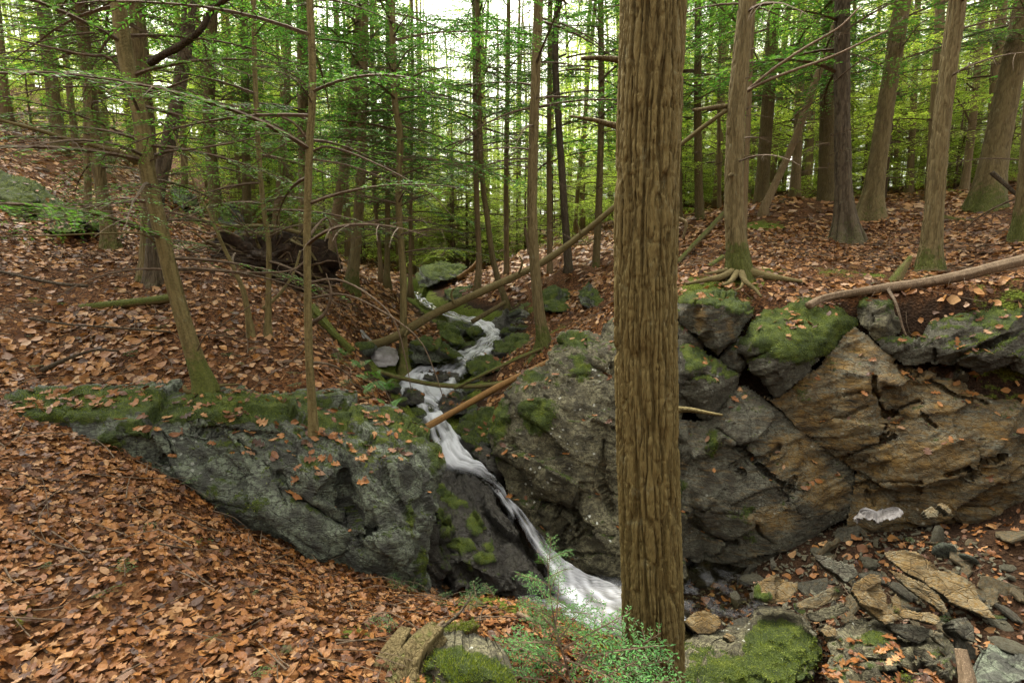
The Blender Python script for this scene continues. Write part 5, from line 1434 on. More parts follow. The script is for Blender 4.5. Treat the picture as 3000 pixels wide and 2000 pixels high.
TREES = [
    # label, base, up, width, material, crown, detail, moss, crown_z
    ('trunk with spreading mossy roots on the cliff edge', (2166, 812, 6.8), [(2150, 600), (2158, 320), (2190, 0)], 62, 'bark', None, (72, 210, 5.2), .9, 0),
    ('straight trunk behind the grey fallen log on the bank', (2722, 793, 6.9), [(2760, 350), (2806, 0)], 55, 'bark', None, (72, 210, 5.2), .5, 0),
    ('dark ridged trunk with knobbly swollen base on the mound', (2478, 700, 9.0), [(2472, 560), (2467, 300), (2468, 0)], 52, 'bark_dark', 'tall', (64, 190, 6.6), .4, 0),
    ('leaning trunk with bare smooth wood on its near side', (2550, 625, 10.3), [(2594, 320), (2645, 0)], 55, 'bark', 'tall', (56, 150, 7.2), .3, 0),
    ('stout leaning trunk at the upper right beside the lying log', (2886, 614, 9.8), [(2935, 350), (2996, 60)], 74, 'bark', 'tall', (64, 160, 7), .6, 0),
    ('mossy trunk cut by the right edge of the view', (3012, 705, 7.2), [(3030, 400), (3060, 0)], 70, 'bark', None, (48, 120, 5), .7, 0),
    ('slim straight trunk standing in front of the long leaning log', (1592, 1006, 7.8), [(1575, 874), (1560, 660), (1562, 450), (1572, 150), (1578, 0)], 36, 'bark', None, (48, 230, 6.4), .6, 0),
    ('black barked trunk bending above the tumbled boulders', (1666, 790, 11.3), [(1651, 574), (1638, 383), (1627, 190), (1630, 50), (1650, -60)], 27, 'bark_dark', 'tall', 0, .3, 1.5),
    ('tall trunk with stub branches right of the black trunk', (1746, 790, 11.6), [(1756, 560), (1762, 300), (1760, 0)], 25, 'bark', 'tall', 0, .4, 0.5),
    ('crooked lower trunk leaning out over the stream', (1488, 900, 11.3), [(1466, 842), (1444, 758), (1425, 620), (1411, 500), (1402, 250), (1398, 0)], 21, 'bark', 'tall', 0, .4, 1),
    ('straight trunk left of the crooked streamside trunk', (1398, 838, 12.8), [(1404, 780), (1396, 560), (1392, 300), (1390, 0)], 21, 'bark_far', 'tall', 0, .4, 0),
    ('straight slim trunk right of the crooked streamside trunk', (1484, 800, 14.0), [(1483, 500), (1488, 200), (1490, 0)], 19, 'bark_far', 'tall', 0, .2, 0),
    ('slim trunk behind the upper end of the long leaning log', (1611, 806, 13.0), [(1609, 500), (1610, 200), (1612, 0)], 20, 'bark_far', 'tall', 0, .3, 0),
    ('thin trunk rising from the stream edge beside the snow patch', (1182, 1062, 8.35), [(1182, 946), (1181, 800), (1168, 606), (1172, 400), (1156, 287), (1148, 0)], 25, 'bark_mossy', 'mid', (28, 150, 6.2), .5, 1.2),
    ('leaning thin tree on the outcrop brow with long left branch', (603, 1140, 4.75), [(575, 1060), (535, 930), (498, 790), (470, 670), (434, 510), (408, 330), (372, 190), (345, 0)], 50, 'bark_mossy', None, (44, 260, 4.2), .7, 0),
    ('dark crossing trunk leaning right behind the mossy thin tree', (448, 845, 6.75), [(455, 640), (472, 520), (516, 310), (548, 100), (556, 0)], 45, 'bark_dark', 'mid', (40, 140, 5.5), .3, 2.2),
    ('hollow based brown trunk left of the dark crossing trunk', (432, 838, 6.9), [(436, 700), (436, 480), (420, 250), (398, 0)], 50, 'bark', 'mid', (44, 140, 5.5), .4, 2.2),
    ('bent slender trunk on the leafy left slope', (326, 727, 7.8), [(312, 640), (290, 500), (268, 306), (250, 150), (235, 0)], 40, 'bark', 'mid', (40, 130, 6), .4, 1.6),
    ('thin dark trunk left of the bent slender trunk', (262, 690, 8.6), [(256, 500), (254, 300), (248, 0)], 22, 'bark_far', 'mid', 0, .3, 1.4),
    ('distant trunk at the top of the left hillside', (176, 442, 13.0), [(158, 300), (132, 80), (124, 0)], 42, 'bark', 'tall', 0, .3, 0),
    ('trunk behind the pale boulder on the left slope', (640, 660, 12.4), [(618, 450), (612, 320), (618, 130), (624, 0)], 40, 'bark', 'mid', 0, .3, 0.5),
    ('trunk right of the pointed mossy boulder', (724, 662, 12.9), [(720, 400), (716, 130), (714, 0)], 31, 'bark', 'tall', 0, .3, 0),
    ('thin trunk leaning right behind the upturned root plate', (806, 672, 13.2), [(830, 440), (842, 200), (846, 0)], 26, 'bark_far', 'mid', 0, .3, 0),
    ('trunk rising just behind the upturned root plate', (894, 755, 10.6), [(892, 560), (888, 300), (884, 0)], 40, 'bark', 'mid', (32, 90, 8), .3, 1),
    ('leaning dark trunk right of the upturned root plate', (952, 800, 10.4), [(980, 660), (1000, 540), (1024, 400), (1058, 0)], 36, 'bark_far', 'mid', 0, .4, .8),
    ('trunk with spreading foot on the leafy left bank', (1030, 845, 10.0), [(1042, 725), (1055, 550), (1064, 190), (1068, 0)], 36, 'bark', 'mid', (32, 90, 7.6), .6, .8),
    ('slender curved trunk far up the left bank', (1116, 800, 13.6), [(1108, 680), (1096, 560), (1092, 300), (1086, 0)], 15, 'bark_far', 'mid', 0, .3, 0),
    ('grey slender trunk right of the curved one on the left bank', (1134, 820, 12.6), [(1136, 600), (1138, 400), (1136, 0)], 20, 'bark_mossy', 'tall', 0, .3, 0),
    ('very thin trunk at the far bend of the stream', (1202, 838, 13.9), [(1204, 570), (1208, 250), (1206, 0)], 14, 'bark_far', 'mid', 0, .3, 0),
    ('thin sapling trunk growing out of the outcrop face', (920, 1296, 4.42), [(912, 1150), (904, 1000), (900, 700), (906, 450), (916, 250), (908, 0)], 27, 'bark_mossy', None, (28, 260, 4.6), .2, 0),
    ('pale leaning sapling with broken top on the left bank', (736, 985, 5.9), [(717, 869), (691, 799), (653, 719), (608, 614), (586, 575)], 19, 'bark_mossy', None, (20, 90, 2.0), .2, 0),
    ('straight thin sapling left of the root plate', (785, 980, 6.0), [(787, 837), (787, 710), (775, 630), (762, 500), (748, 250), (742, 0)], 18, 'bark_mossy', None, (20, 140, 4.6), .2, 0),
    ('leaning dark pole rising from the mound', (2234, 620, 11.5), [(2319, 434), (2383, 255), (2445, 80)], 27, 'bark_far', None, 0, .2, 0),
    ('broad trunk half hidden behind the dark ridged trunk', (2424, 592, 12.6), [(2426, 300), (2436, 0)], 55, 'bark', 'tall', 0, .2, 0),
    ('broad straight trunk on the back of the mound', (2230, 590, 13.2), [(2250, 300), (2270, 0)], 44, 'bark', 'tall', 0, .2, 0),
    ('slim trunk close behind the rooted cliff edge trunk', (2178, 680, 9.6), [(2186, 500), (2196, 250), (2206, 0)], 20, 'bark_far', 'tall', 0, .4, .5),
    ('paired trunk just right of the thick foreground trunk', (2050, 648, 12.6), [(2044, 400), (2046, 0)], 30, 'bark', 'tall', 0, .4, 0),
    ('thin trunk close right of the thick foreground trunk', (1992, 665, 12.8), [(1990, 400), (1994, 0)], 20, 'bark', 'tall', 0, .4, 0),
    ('narrow trunk between the paired trunk and the rooted trunk', (2108, 620, 14.5), [(2106, 300), (2112, 0)], 14, 'bark_far', 'tall', 0, .4, 0),
    ('reddish trunk behind the leaning dark pole', (2328, 572, 15.2), [(2338, 380), (2350, 0)], 32, 'bark_far', 'far', 0, .2, 0),
    ('faint trunk right of the leaning smooth wooded trunk', (2664, 560, 17.0), [(2678, 280), (2690, 0)], 22, 'bark_far', 'far', 0, .2, 0),
    ('trunk between the two right hand leaning trunks', (2824, 560, 15.0), [(2850, 350), (2880, 0)], 24, 'bark_far', 'far', 0, .2, 0),
    ('dark trunk top right behind the stout leaning trunk', (2900, 560, 13.0), [(2920, 190), (2938, 0)], 36, 'bark_far', 'tall', 0, .2, 0),
]
TD = {}
for i, (lab, base, up, wpx, mat, cr, det, mo, cz) in enumerate(TREES):
    broken = 'broken top' in lab
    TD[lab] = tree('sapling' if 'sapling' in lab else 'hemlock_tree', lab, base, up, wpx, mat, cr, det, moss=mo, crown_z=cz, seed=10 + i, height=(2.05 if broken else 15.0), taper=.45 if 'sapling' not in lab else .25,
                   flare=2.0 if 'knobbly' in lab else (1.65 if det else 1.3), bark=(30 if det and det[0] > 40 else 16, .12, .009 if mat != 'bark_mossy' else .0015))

# trees of the far wood: each its own tree, copies of four stems and the crowns
FAR_TRUNK = []
for k in range(4):
    zz = np.linspace(-.4, 15, 14)
    P = np.stack([.16 * np.cumsum(rc.normal(0, .5, 14)) / 3, .12 * np.cumsum(rc.normal(0, .5, 14)) / 3, zz], -1)
    V, q, t = tube(P, .105 * (1 - .6 * np.clip(zz / 15, 0, 1)) * (1 + .4 * np.exp(-np.clip(zz, 0, 9) / .3)), 9, lambda th, arc, rr: rr * .1 * fbm(np.stack([np.cos(th), np.sin(th), arc * 1.2], -1), 2, k))
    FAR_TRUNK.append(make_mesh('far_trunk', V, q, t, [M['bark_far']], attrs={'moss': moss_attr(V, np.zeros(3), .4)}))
taken = [at(*t_[1])[:2] for t_ in TREES]
placed = list(taken)
tries = 0
nfar = 0
rf = np.random.default_rng(123)
while nfar < 262 and tries < 14000:
    tries += 1
    y = 13.5 + 34 * rf.uniform() ** 1.25
    x = rf.uniform(-1.12, 1.12) * y
    if nfar >= 200:
        y = rf.uniform(27, 62); x = rf.uniform(-.62, .4) * y
    elif nfar >= 165:
        y = rf.uniform(18, 34); x = rf.uniform(.35, 1.1) * y
    elif nfar >= 105:
        y = rf.uniform(22, 48); x = rf.uniform(-.6, .45) * y
    if y < 18 and -5 < x < 1.5: continue
    if stream_dist(np.array([x]), np.array([y]))[0] < .5: continue
    if min(np.hypot(p[0] - x, p[1] - y) for p in placed) < (1.1 if y < 25 else 1.5): continue
    placed.append((x, y))
    z = float(hgt(x, y))
    side = 'left hillside' if x < -.35 * y else ('right bank' if x > .3 * y else 'head of the ravine')
    sc = rf.uniform(.6, 1.35)
    look = 'very thin' if sc < .8 else ('slender' if sc < 1.1 else 'stout')
    dist = 'near edge' if y < 21 else ('middle' if y < 32 else 'back')
    t = thing('hemlock_tree', '%s far trunk in the %s %s' % (look, dist, {'left hillside': 'on the left hillside', 'right bank': 'behind the right bank'}.get(side, 'at the head of the ravine')), 'tree', (x, y, z), '%s far trees, %s, %s' % (look, dist, side))
    s = rf.uniform(.7, 1.35)
    tr = link('trunk', FAR_TRUNK[rf.integers(4)], t)
    tr.scale = (sc, sc, s)
    tr.rotation_euler = (rf.normal(0, .03), rf.normal(0, .03), rf.uniform(0, 6.28))
    c = link('crown', CROWN['far' if rf.uniform() < .75 else 'tall'][rf.integers(2)], t)
    c.rotation_euler = (0, 0, rf.uniform(0, 6.28))
    cs = rf.uniform(.8, 1.15)
    c.scale = (cs, cs, cs * s)
    nfar += 1
nb = 0
tries = 0
while nb < 200 and tries < 8000:
    tries += 1
    y = 15 + 26 * rf.uniform()
    x = rf.uniform(-1.05, 1.05) * y
    if nb < 70:                     # the head of the ravine is closed by young hemlocks
        y = rf.uniform(19, 40); x = rf.uniform(-.5, .42) * y
    elif nb < 125:                  # and the back of the far bank
        y = rf.uniform(16, 32); x = rf.uniform(.3, 1.1) * y
    if y < 17 and -4 < x < 3: continue
    if min(np.hypot(p[0] - x, p[1] - y) for p in placed) < .8: continue
    placed.append((x, y))
    side = 'on the left hillside' if x < -.35 * y else ('behind the right bank' if x > .3 * y else 'at the head of the ravine')
    t = thing('young_hemlock', 'bushy young hemlock in the far undergrowth ' + side, 'young tree', (x, y, float(hgt(x, y)) - .05), 'young hemlocks ' + side)
    h = rf.uniform(.7, 1.6) * (1.35 if nb < 70 else 1)
    zz = np.linspace(-.1, 4.2, 5)
    if nb == 0:
        V, q, tt = tube(np.stack([zz * 0, zz * 0, zz], -1), np.linspace(.035, .006, 5), 6)
        YT = make_mesh('young_trunk', V, q, tt, [M['twig_dark']])
    tr = link('trunk', YT, t); tr.scale = (h, h, h)
    c = link('crown', CROWN['bush'][nb % 2], t); c.scale = (h, h, h); c.rotation_euler = (0, 0, rf.uniform(0, 6.28))
    nb += 1

# ------------------------------------------------------------------ near crowns that follow their own stems
def near_crown(key, z0, z1, n, rmax, rtop, dead, boughs=None, seed=1, mats=('twig', 'needles'), az=None):
    t, b, ax_, rad = TD[key]
    zz = ax_[:, 2] - b[2]
    f = lambda z: np.array([np.interp(z, zz, ax_[:, 0] - b[0]), np.interp(z, zz, ax_[:, 1] - b[1]), z])
    link('crown', crown_mesh('crown', z0, z1, n, rmax, rtop, np.random.default_rng(seed), boughs or LIVE, dead, f, mats, az_range=az), t)


near_crown('leaning thin tree on the outcrop brow with long left branch', 1.1, 5.0, 32, 1.8, 1.4, (.5, 3.6, 12), seed=5)
near_crown('thin sapling trunk growing out of the outcrop face', 1.9, 6.0, 22, 1.7, 1.0, (.6, 3.0, 7), seed=6)
near_crown('straight thin sapling left of the root plate', 1.3, 5.5, 22, 1.6, .8, (.4, 2.5, 8), seed=7)
near_crown('pale leaning sapling with broken top on the left bank', .6, 1.9, 0, 1, .5, (.3, 1.9, 4), seed=8)
near_crown('thin trunk rising from the stream edge beside the snow patch', 1.6, 4.5, 16, 1.5, 1.5, (.6, 3.5, 6), seed=9)
near_crown('slim straight trunk standing in front of the long leaning log', 3.0, 8.0, 12, 1.8, 1.6, (1.6, 6.0, 22), seed=10)
near_crown('trunk with spreading mossy roots on the cliff edge', 3.2, 7.0, 7, 1.8, 1.6, (1.2, 5.5, 16), seed=12)
near_crown('straight trunk behind the grey fallen log on the bank', 3.4, 7.0, 7, 1.9, 1.6, (2.0, 5.5, 14), seed=13)
near_crown('mossy trunk cut by the right edge of the view', 3.0, 7.0, 8, 2.0, 1.6, (.6, 5.5, 18), seed=14)
near_crown('leaning dark pole rising from the mound', 2.5, 8.0, 10, 2.0, 1.6, (1.6, 5.5, 12), seed=15)
near_crown('hollow based brown trunk left of the dark crossing trunk', 1.3, 4.6, 18, 1.9, 1.6, (.6, 4.5, 12), seed=16)
near_crown('bent slender trunk on the leafy left slope', 1.0, 4.0, 15, 1.7, 1.6, (.4, 4.0, 12), seed=17)


# ------------------------------------------------------------------ single branches of trees
def limb(parent, pts_, w0, w1, mat='twig', name='branch', sides=7):
    P = catmull(np.array([at(*p) for p in pts_]), 18)
    d0, d1 = pts_[0][2], pts_[-1][2]
    rad = np.linspace(w0 / 2 / FPX * d0, w1 / 2 / FPX * d1, 18)
    V, q, t = tube(P, rad, sides, lambda th, arc, rr: rr * .18 * fbm(np.stack([np.cos(th), np.sin(th), arc * 9], -1), 2, 4))
    o = np.array(parent.location)
    attrs = {'moss': np.full(len(V), .25)}
    return link(name, make_mesh(name, V - o, q, t, [M[mat]], attrs=attrs), parent)


LT = TD['leaning thin tree on the outcrop brow with long left branch'][0]
limb(LT, [(445, 490, 4.62), (400, 462, 4.5), (330, 440, 4.4), (200, 408, 4.25), (90, 375, 4.1), (-30, 345, 4.0)], 17, 8, 'bark_mossy')
limb(LT, [(440, 185, 4.6), (480, 160, 4.5), (530, 134, 4.4), (593, 83, 4.3), (618, 32, 4.3), (690, -20, 4.2)], 22, 14, 'bark_dark')
limb(LT, [(455, 455, 4.6), (500, 442, 4.5), (560, 438, 4.4), (700, 415, 4.3), (780, 390, 4.2)], 9, 3)
limb(LT, [(425, 325, 4.6), (380, 250, 4.5), (320, 170, 4.4), (240, 160, 4.3), (0, 105, 4.2)], 10, 4)
limb(LT, [(405, 310, 4.6), (430, 270, 4.5), (470, 265, 4.4), (560, 230, 4.2)], 12, 4)
limb(LT, [(570, 1046, 4.7), (600, 985, 4.6), (640, 960, 4.5), (720, 905, 4.4), (800, 850, 4.3)], 5, 2)
limb(LT, [(490, 760, 4.65), (430, 690, 4.5), (330, 684, 4.3), (150, 690, 4.1), (0, 695, 4.0)], 6, 4, 'bark_mossy')
limb(LT, [(603, 1138, 4.74), (570, 1148, 4.7), (545, 1145, 4.66), (540, 1130, 4.68)], 22, 10, 'bark_mossy', 'root')
limb(LT, [(600, 1136, 4.74), (650, 1128, 4.8), (700, 1125, 4.85)], 14, 6, 'bark_mossy', 'root')
ST = TD['thin sapling trunk growing out of the outcrop face'][0]
for pl, w in [([(903, 830, 4.4), (980, 818, 4.35), (1060, 850, 4.3), (1150, 930, 4.2), (1190, 1060, 4.2), (1205, 1150, 4.2)], 8),
              ([(905, 875, 4.4), (1000, 862, 4.3), (1100, 900, 4.2), (1220, 985, 4.15), (1270, 1080, 4.15), (1300, 1170, 4.1)], 7), ([(900, 760, 4.4), (860, 790, 4.35), (790, 798, 4.25), (680, 795, 4.15), (560, 785, 4.1)], 6),
              ([(902, 700, 4.4), (930, 660, 4.5), (960, 640, 4.6), (980, 700, 4.7), (1000, 800, 4.8)], 9), ([(905, 950, 4.4), (950, 920, 4.35), (970, 860, 4.3), (955, 800, 4.3)], 15),
              ([(905, 450, 4.4), (960, 430, 4.3), (1080, 470, 4.2), (1250, 560, 4.1), (1330, 640, 4.1)], 8), ([(906, 420, 4.4), (860, 360, 4.3), (780, 330, 4.2), (640, 300, 4.1), (520, 250, 4.0)], 8),
              ([(905, 1010, 4.4), (850, 1060, 4.4), (760, 1120, 4.35), (720, 1180, 4.3)], 5)]:
    limb(ST, pl, w, 2.2)
BT = BIG[0]
limb(BT, [(1860, 190, 3.12), (1820, 178, 3.1), (1760, 170, 3.12), (1703, 172, 3.1)], 24, 10, 'bark', 'branch_stub', 9)
limb(BT, [(1815, 372, 3.14), (1790, 366, 3.12), (1740, 352, 3.12), (1668, 340, 3.1)], 20, 5, 'bark', 'branch_stub', 9)
limb(BT, [(1975, 1200, 3.2), (2020, 1200, 3.15), (2070, 1208, 3.1), (2118, 1216, 3.05)], 20, 7, 'bark_mossy', 'branch_stub', 9)
limb(BT, [(1985, 640, 3.22), (2010, 655, 3.2), (2000, 700, 3.2)], 14, 5, 'bark', 'branch_stub', 7)
limb(BT, [(1985, 165, 3.1), (1960, 175, 3.0), (1930, 195, 2.98)], 9, 5, 'bark_dark', 'branch_stub', 7)
RT = TD['trunk with spreading mossy roots on the cliff edge'][0]
limb(RT, [(2165, 310, 6.7), (2110, 312, 6.5), (2060, 320, 6.3), (2030, 322, 6.2)], 17, 8, 'bark', 'branch')
limb(RT, [(2185, 270, 6.75), (2240, 240, 6.6), (2330, 205, 6.4), (2440, 165, 6.2), (2600, 90, 6.0)], 10, 5, 'wood_grey', 'branch')
limb(RT, [(2190, 265, 6.75), (2270, 200, 6.5), (2360, 140, 6.3), (2460, 80, 6.1), (2520, 20, 6.0)], 10, 5, 'wood_grey', 'branch')
limb(RT, [(2180, 30, 6.6), (2200, 50, 6.5), (2215, 20, 6.4), (2270, 10, 6.2)], 14, 5, 'bark', 'branch')
limb(RT, [(2150, 380, 6.55), (2135, 375, 6.5), (2132, 395, 6.5)], 16, 6, 'bark', 'branch_stub')
limb(RT, [(2150, 515, 6.6), (2140, 512, 6.5), (2136, 520, 6.5)], 18, 9, 'bark', 'branch_stub')
limb(RT, [(2175, 465, 6.6), (2200, 455, 6.5), (2208, 458, 6.5)], 8, 4, 'bark', 'branch_stub')
for pl, w0, w1 in [([(2150, 795, 6.72), (2110, 812, 6.6), (2060, 822, 6.5), (2010, 832, 6.45)], 26, 8), ([(2160, 800, 6.65), (2140, 824, 6.4), (2115, 836, 6.3)], 22, 8), ([(2172, 800, 6.6), (2185, 825, 6.35), (2215, 850, 6.2), (2230, 870, 6.1)], 22, 6),
                   ([(2185, 795, 6.7), (2240, 808, 6.6), (2300, 818, 6.5), (2350, 825, 6.4)], 34, 10), ([(2180, 812, 6.55), (2172, 840, 6.3), (2150, 852, 6.25)], 14, 5), ([(2140, 790, 6.75), (2090, 800, 6.8), (2050, 806, 6.9)], 18, 8)]:
    limb(RT, pl, w0, w1, 'bark_mossy', 'root')


# ------------------------------------------------------------------ fallen wood
def log(name, label, cat, pts_, w0, w1, mat, moss=.2, sides=22, rough=.06, n=60, group=None, bark=None, stubs=()):
    P = catmull(np.array([at(*p) for p in pts_]), n)
    rad = np.interp(np.linspace(0, 1, n), np.linspace(0, 1, len(pts_)), [(w0 + (w1 - w0) * k / (len(pts_) - 1)) / 2 / FPX * p[2] for k, p in enumerate(pts_)])
    dsp = bark if bark else (lambda th, arc, rr: rr * rough * (1.5 * fbm(np.stack([np.cos(th) * 1.5, np.sin(th) * 1.5, arc * 2], -1), 3, 6) + 1.2 * fbm(np.stack([np.cos(th) * 6, np.sin(th) * 6, arc * 3], -1), 2, 8)))
    V, q, t = tube(P, rad, sides, dsp)
    o = P.mean(0).copy(); o[2] = V[:, 2].min()
    up = np.zeros(len(V))
    up[:n * sides] = (V[:n * sides].reshape(n, sides, 3)[..., 2] - P[:, None, 2]).ravel() / np.repeat(rad, sides)
    ob = link(name, make_mesh(name, V - o, q, t, [M[mat]], attrs={'moss': np.clip(moss * (.6 + .7 * up), 0, 2)}), None, o)
    tag(ob, label, cat, group)
    if moss > .45:
        rn = V[:n * sides].reshape(n, sides, 3) - P[:, None]
        rn = (rn / np.linalg.norm(rn, axis=2, keepdims=True)).reshape(-1, 3)
        MOSS_AT.append((V[:n * sides], rn, np.clip(moss * (.6 + .7 * up[:n * sides]), 0, 2)))
    for pl, a, b in stubs:
        limb(ob, pl, a, b, mat, 'branch_stub')
    return ob


log('fallen_log', 'long slender log leaning across the ravine from snow to cliff tree', 'log', [(1040, 1022, 8.05), (1150, 990, 8.05), (1280, 915, 8.1), (1420, 850, 8.15), (1600, 762, 8.2), (1790, 615, 7.8), (1990, 428, 7.3), (2140, 315, 6.95)], 27, 11, 'bark_mossy', .15, 18, .09, 110, stubs=[([(1330, 890, 8.05), (1322, 862, 8.0), (1330, 845, 7.95)], 9, 4), ([(1520, 800, 8.1), (1530, 770, 8.0), (1522, 750, 8.0)], 8, 4), ([(1200, 955, 8.0), (1185, 985, 7.9)], 9, 5), ([(1700, 685, 7.95), (1690, 650, 7.9)], 7, 4)])
log('fallen_log', 'bare orange log with no bark lying over the second fall', 'log', [(1228, 1262, 6.35), (1330, 1205, 6.6), (1480, 1122, 6.75), (1600, 1064, 6.9), (1660, 1030, 7.1)], 20, 17, 'wood_raw', 0, 18, .07, 70)
log('mossy_pole', 'thin mossy pole lying over the wide fall', 'branch', [(1105, 1086, 7.55), (1180, 1108, 7.5), (1290, 1128, 7.45), (1400, 1130, 7.4), (1500, 1116, 7.4), (1560, 1090, 7.5)], 13, 15, 'bark_mossy', .5, 12, .08, 50)
log('mossy_pole', 'mossy pole slanting up from the wide fall to the slim trunk', 'branch', [(1330, 1138, 7.35), (1440, 1085, 7.5), (1540, 1040, 7.6), (1640, 1000, 7.8)], 9, 11, 'bark_mossy', .6, 12, .08, 40)
log('fallen_log', 'grey weathered split log lying along the cliff edge', 'log', [(2368, 896, 5.75), (2420, 872, 5.8), (2560, 848, 5.75), (2700, 830, 5.65), (2820, 806, 5.55), (2920, 780, 5.45), (3050, 750, 5.3)], 20, 34, 'wood_grey', 0, 22, .16, 90)
log('fallen_log', 'mossy rotten log lying behind the grey split log on the bank', 'log', [(2730, 632, 9.4), (2800, 648, 9.2), (2900, 660, 9.0), (2990, 665, 8.8)], 20, 26, 'bark_mossy', .5, 14, .14, 40)
log('fallen_log', 'moss topped dark log lying in the leaves of the left bank', 'log', [(80, 918, 6.0), (180, 908, 6.0), (300, 896, 6.0), (420, 884, 6.05), (510, 872, 6.1)], 18, 26, 'bark_mossy', 1.3, 14, .14, 40)
log('fallen_log', 'bright mossy log leaning down to the snow patch', 'log', [(905, 900, 7.2), (945, 940, 7.1), (985, 985, 7.0), (1030, 1030, 7.0)], 26, 20, 'bark_mossy', 1.3, 24, .3, 60)
log('fallen_log', 'thin dead log lying under the leaning log', 'log', [(1382, 942, 10.2), (1430, 915, 10.3), (1480, 885, 10.6)], 14, 12, 'bark', .2, 12, .1, 24)
log('fallen_log', 'straight mossy pole lying on the slope behind the thick trunk', 'branch', [(1985, 770, 8.6), (2030, 720, 9.3), (2070, 680, 10.2), (2120, 625, 11.2)], 14, 14, 'bark_mossy', .5, 12, .1, 30)
log('fallen_log', 'short mossy pole running to the rooted tree', 'branch', [(2030, 806, 7.0), (2070, 785, 7.2), (2118, 752, 7.5)], 14, 12, 'bark_mossy', .8, 12, .1, 30)
log('fallen_log', 'reddish broken log beside the far mossy boulder', 'log', [(1340, 815, 13.8), (1375, 790, 13.9), (1400, 765, 14.0)], 12, 10, 'wood_raw', 0, 10, .1, 20)
log('rotten_log', 'crumbling mossy log chunk leaning at the bottom centre', 'log', [(1180, 2030, 2.42), (1195, 1970, 2.5), (1235, 1900, 2.58), (1285, 1848, 2.66)], 95, 70, 'bark', .35, 40, .3, 60)
log('rotten_log', 'split orange brown wood chunk left of the crumbling log', 'log', [(1120, 2030, 2.45), (1135, 1960, 2.52), (1165, 1890, 2.62), (1190, 1850, 2.7)], 80, 46, 'bark', .2, 30, .36, 50)
log('rotten_log', 'low mossy log lying behind the crumbling log chunk', 'log', [(1275, 1880, 2.8), (1330, 1862, 2.86), (1390, 1838, 2.95)], 62, 40, 'bark', .5, 30, .26, 40)
log('broken_post', 'splintered upright wood stub at the bottom right corner', 'stump', [(2838, 2040, 3.25), (2832, 1980, 3.3), (2822, 1930, 3.35), (2815, 1900, 3.38)], 38, 26, 'wood_grey', 0, 20, .3, 40)
log('dead_stick', 'bent dead branch dropped in front of the root plate', 'branch', [(770, 905, 6.3), (820, 860, 6.4), (860, 800, 6.5), (880, 735, 6.6)], 10, 7, 'bark_mossy', .2, 10, .1, 30)
log('dead_stick', 'dark stick lying on the leaves left of the leaning thin tree', 'branch', [(0, 795, 5.9), (100, 818, 5.85), (180, 832, 5.8), (255, 838, 5.8)], 8, 11, 'bark_dark', .1, 10, .1, 30)
log('dead_stick', 'thin dark stick crossing the leafy left bank', 'branch', [(85, 932, 5.5), (200, 950, 5.45), (340, 960, 5.4), (500, 972, 5.4)], 7, 5, 'bark_dark', .1, 8, .1, 30)
log('dead_stick', 'dark curved stick in the leaves at the left edge', 'branch', [(120, 1085, 4.75), (200, 1050, 4.85), (280, 1025, 4.95), (345, 1028, 5.0)], 14, 5, 'bark_dark', .1, 10, .12, 30)
log('dead_stick', 'pale forked twig lying on the foreground leaves', 'branch', [(430, 1870, 2.66), (470, 1800, 2.78), (492, 1720, 2.9), (480, 1670, 3.0)], 13, 5, 'twig', 0, 9, .14, 30, stubs=[([(470, 1800, 2.77), (440, 1700, 2.9), (425, 1640, 3.02), (400, 1605, 3.1)], 8, 3), ([(480, 1668, 3.0), (540, 1680, 2.96), (630, 1730, 2.85)], 6, 2)])
log('dead_stick', 'cut pale stick beside the crumbling log', 'branch', [(1270, 1842, 2.78), (1290, 1828, 2.82), (1300, 1820, 2.85)], 11, 9, 'wood_grey', 0, 8, .1, 12)
log('dead_stick', 'dark branch rising over the mossy patch in the foreground', 'branch', [(1280, 1848, 2.7), (1340, 1800, 2.85), (1370, 1760, 3.0), (1380, 1735, 3.1)], 9, 4, 'bark_dark', .2, 8, .15, 24)
log('dead_stick', 'short peeled stick on the leaves left of the young hemlock', 'branch', [(1515, 1797, 3.2), (1560, 1815, 3.15), (1600, 1828, 3.12)], 13, 11, 'wood_grey', 0, 9, .12, 16)
log('dead_stick', 'slanting stick wedged in the earthy notch of the cliff', 'branch', [(2600, 845, 5.7), (2625, 890, 5.5), (2645, 960, 5.42), (2655, 985, 5.4)], 9, 6, 'twig', 0, 8, .15, 20)
log('dead_stick', 'dead leaning branch at the right edge of the bank', 'branch', [(2905, 505, 7.4), (2950, 545, 7.3), (2990, 582, 7.2), (3030, 620, 7.1)], 11, 9, 'bark_dark', 0, 8, .12, 20)
log('broken_stump', 'low rotten stump with slanting top behind the grey split log', 'stump', [(2612, 838, 6.35), (2630, 810, 6.35), (2655, 772, 6.35), (2668, 752, 6.35)], 34, 12, 'bark_mossy', .6, 14, .25, 24)
log('broken_snag', 'pale broken snag standing behind the slim straight trunk', 'snag', [(1552, 745, 13.4), (1546, 710, 13.4), (1538, 668, 13.4)], 14, 9, 'wood_grey', 0, 10, .15, 20)
log('dead_stick', 'short brown stump stick standing in the talus leaves', 'branch', [(2440, 1905, 3.95), (2428, 1880, 3.98), (2420, 1850, 4.0)], 14, 11, 'bark', 0, 9, .15, 14)

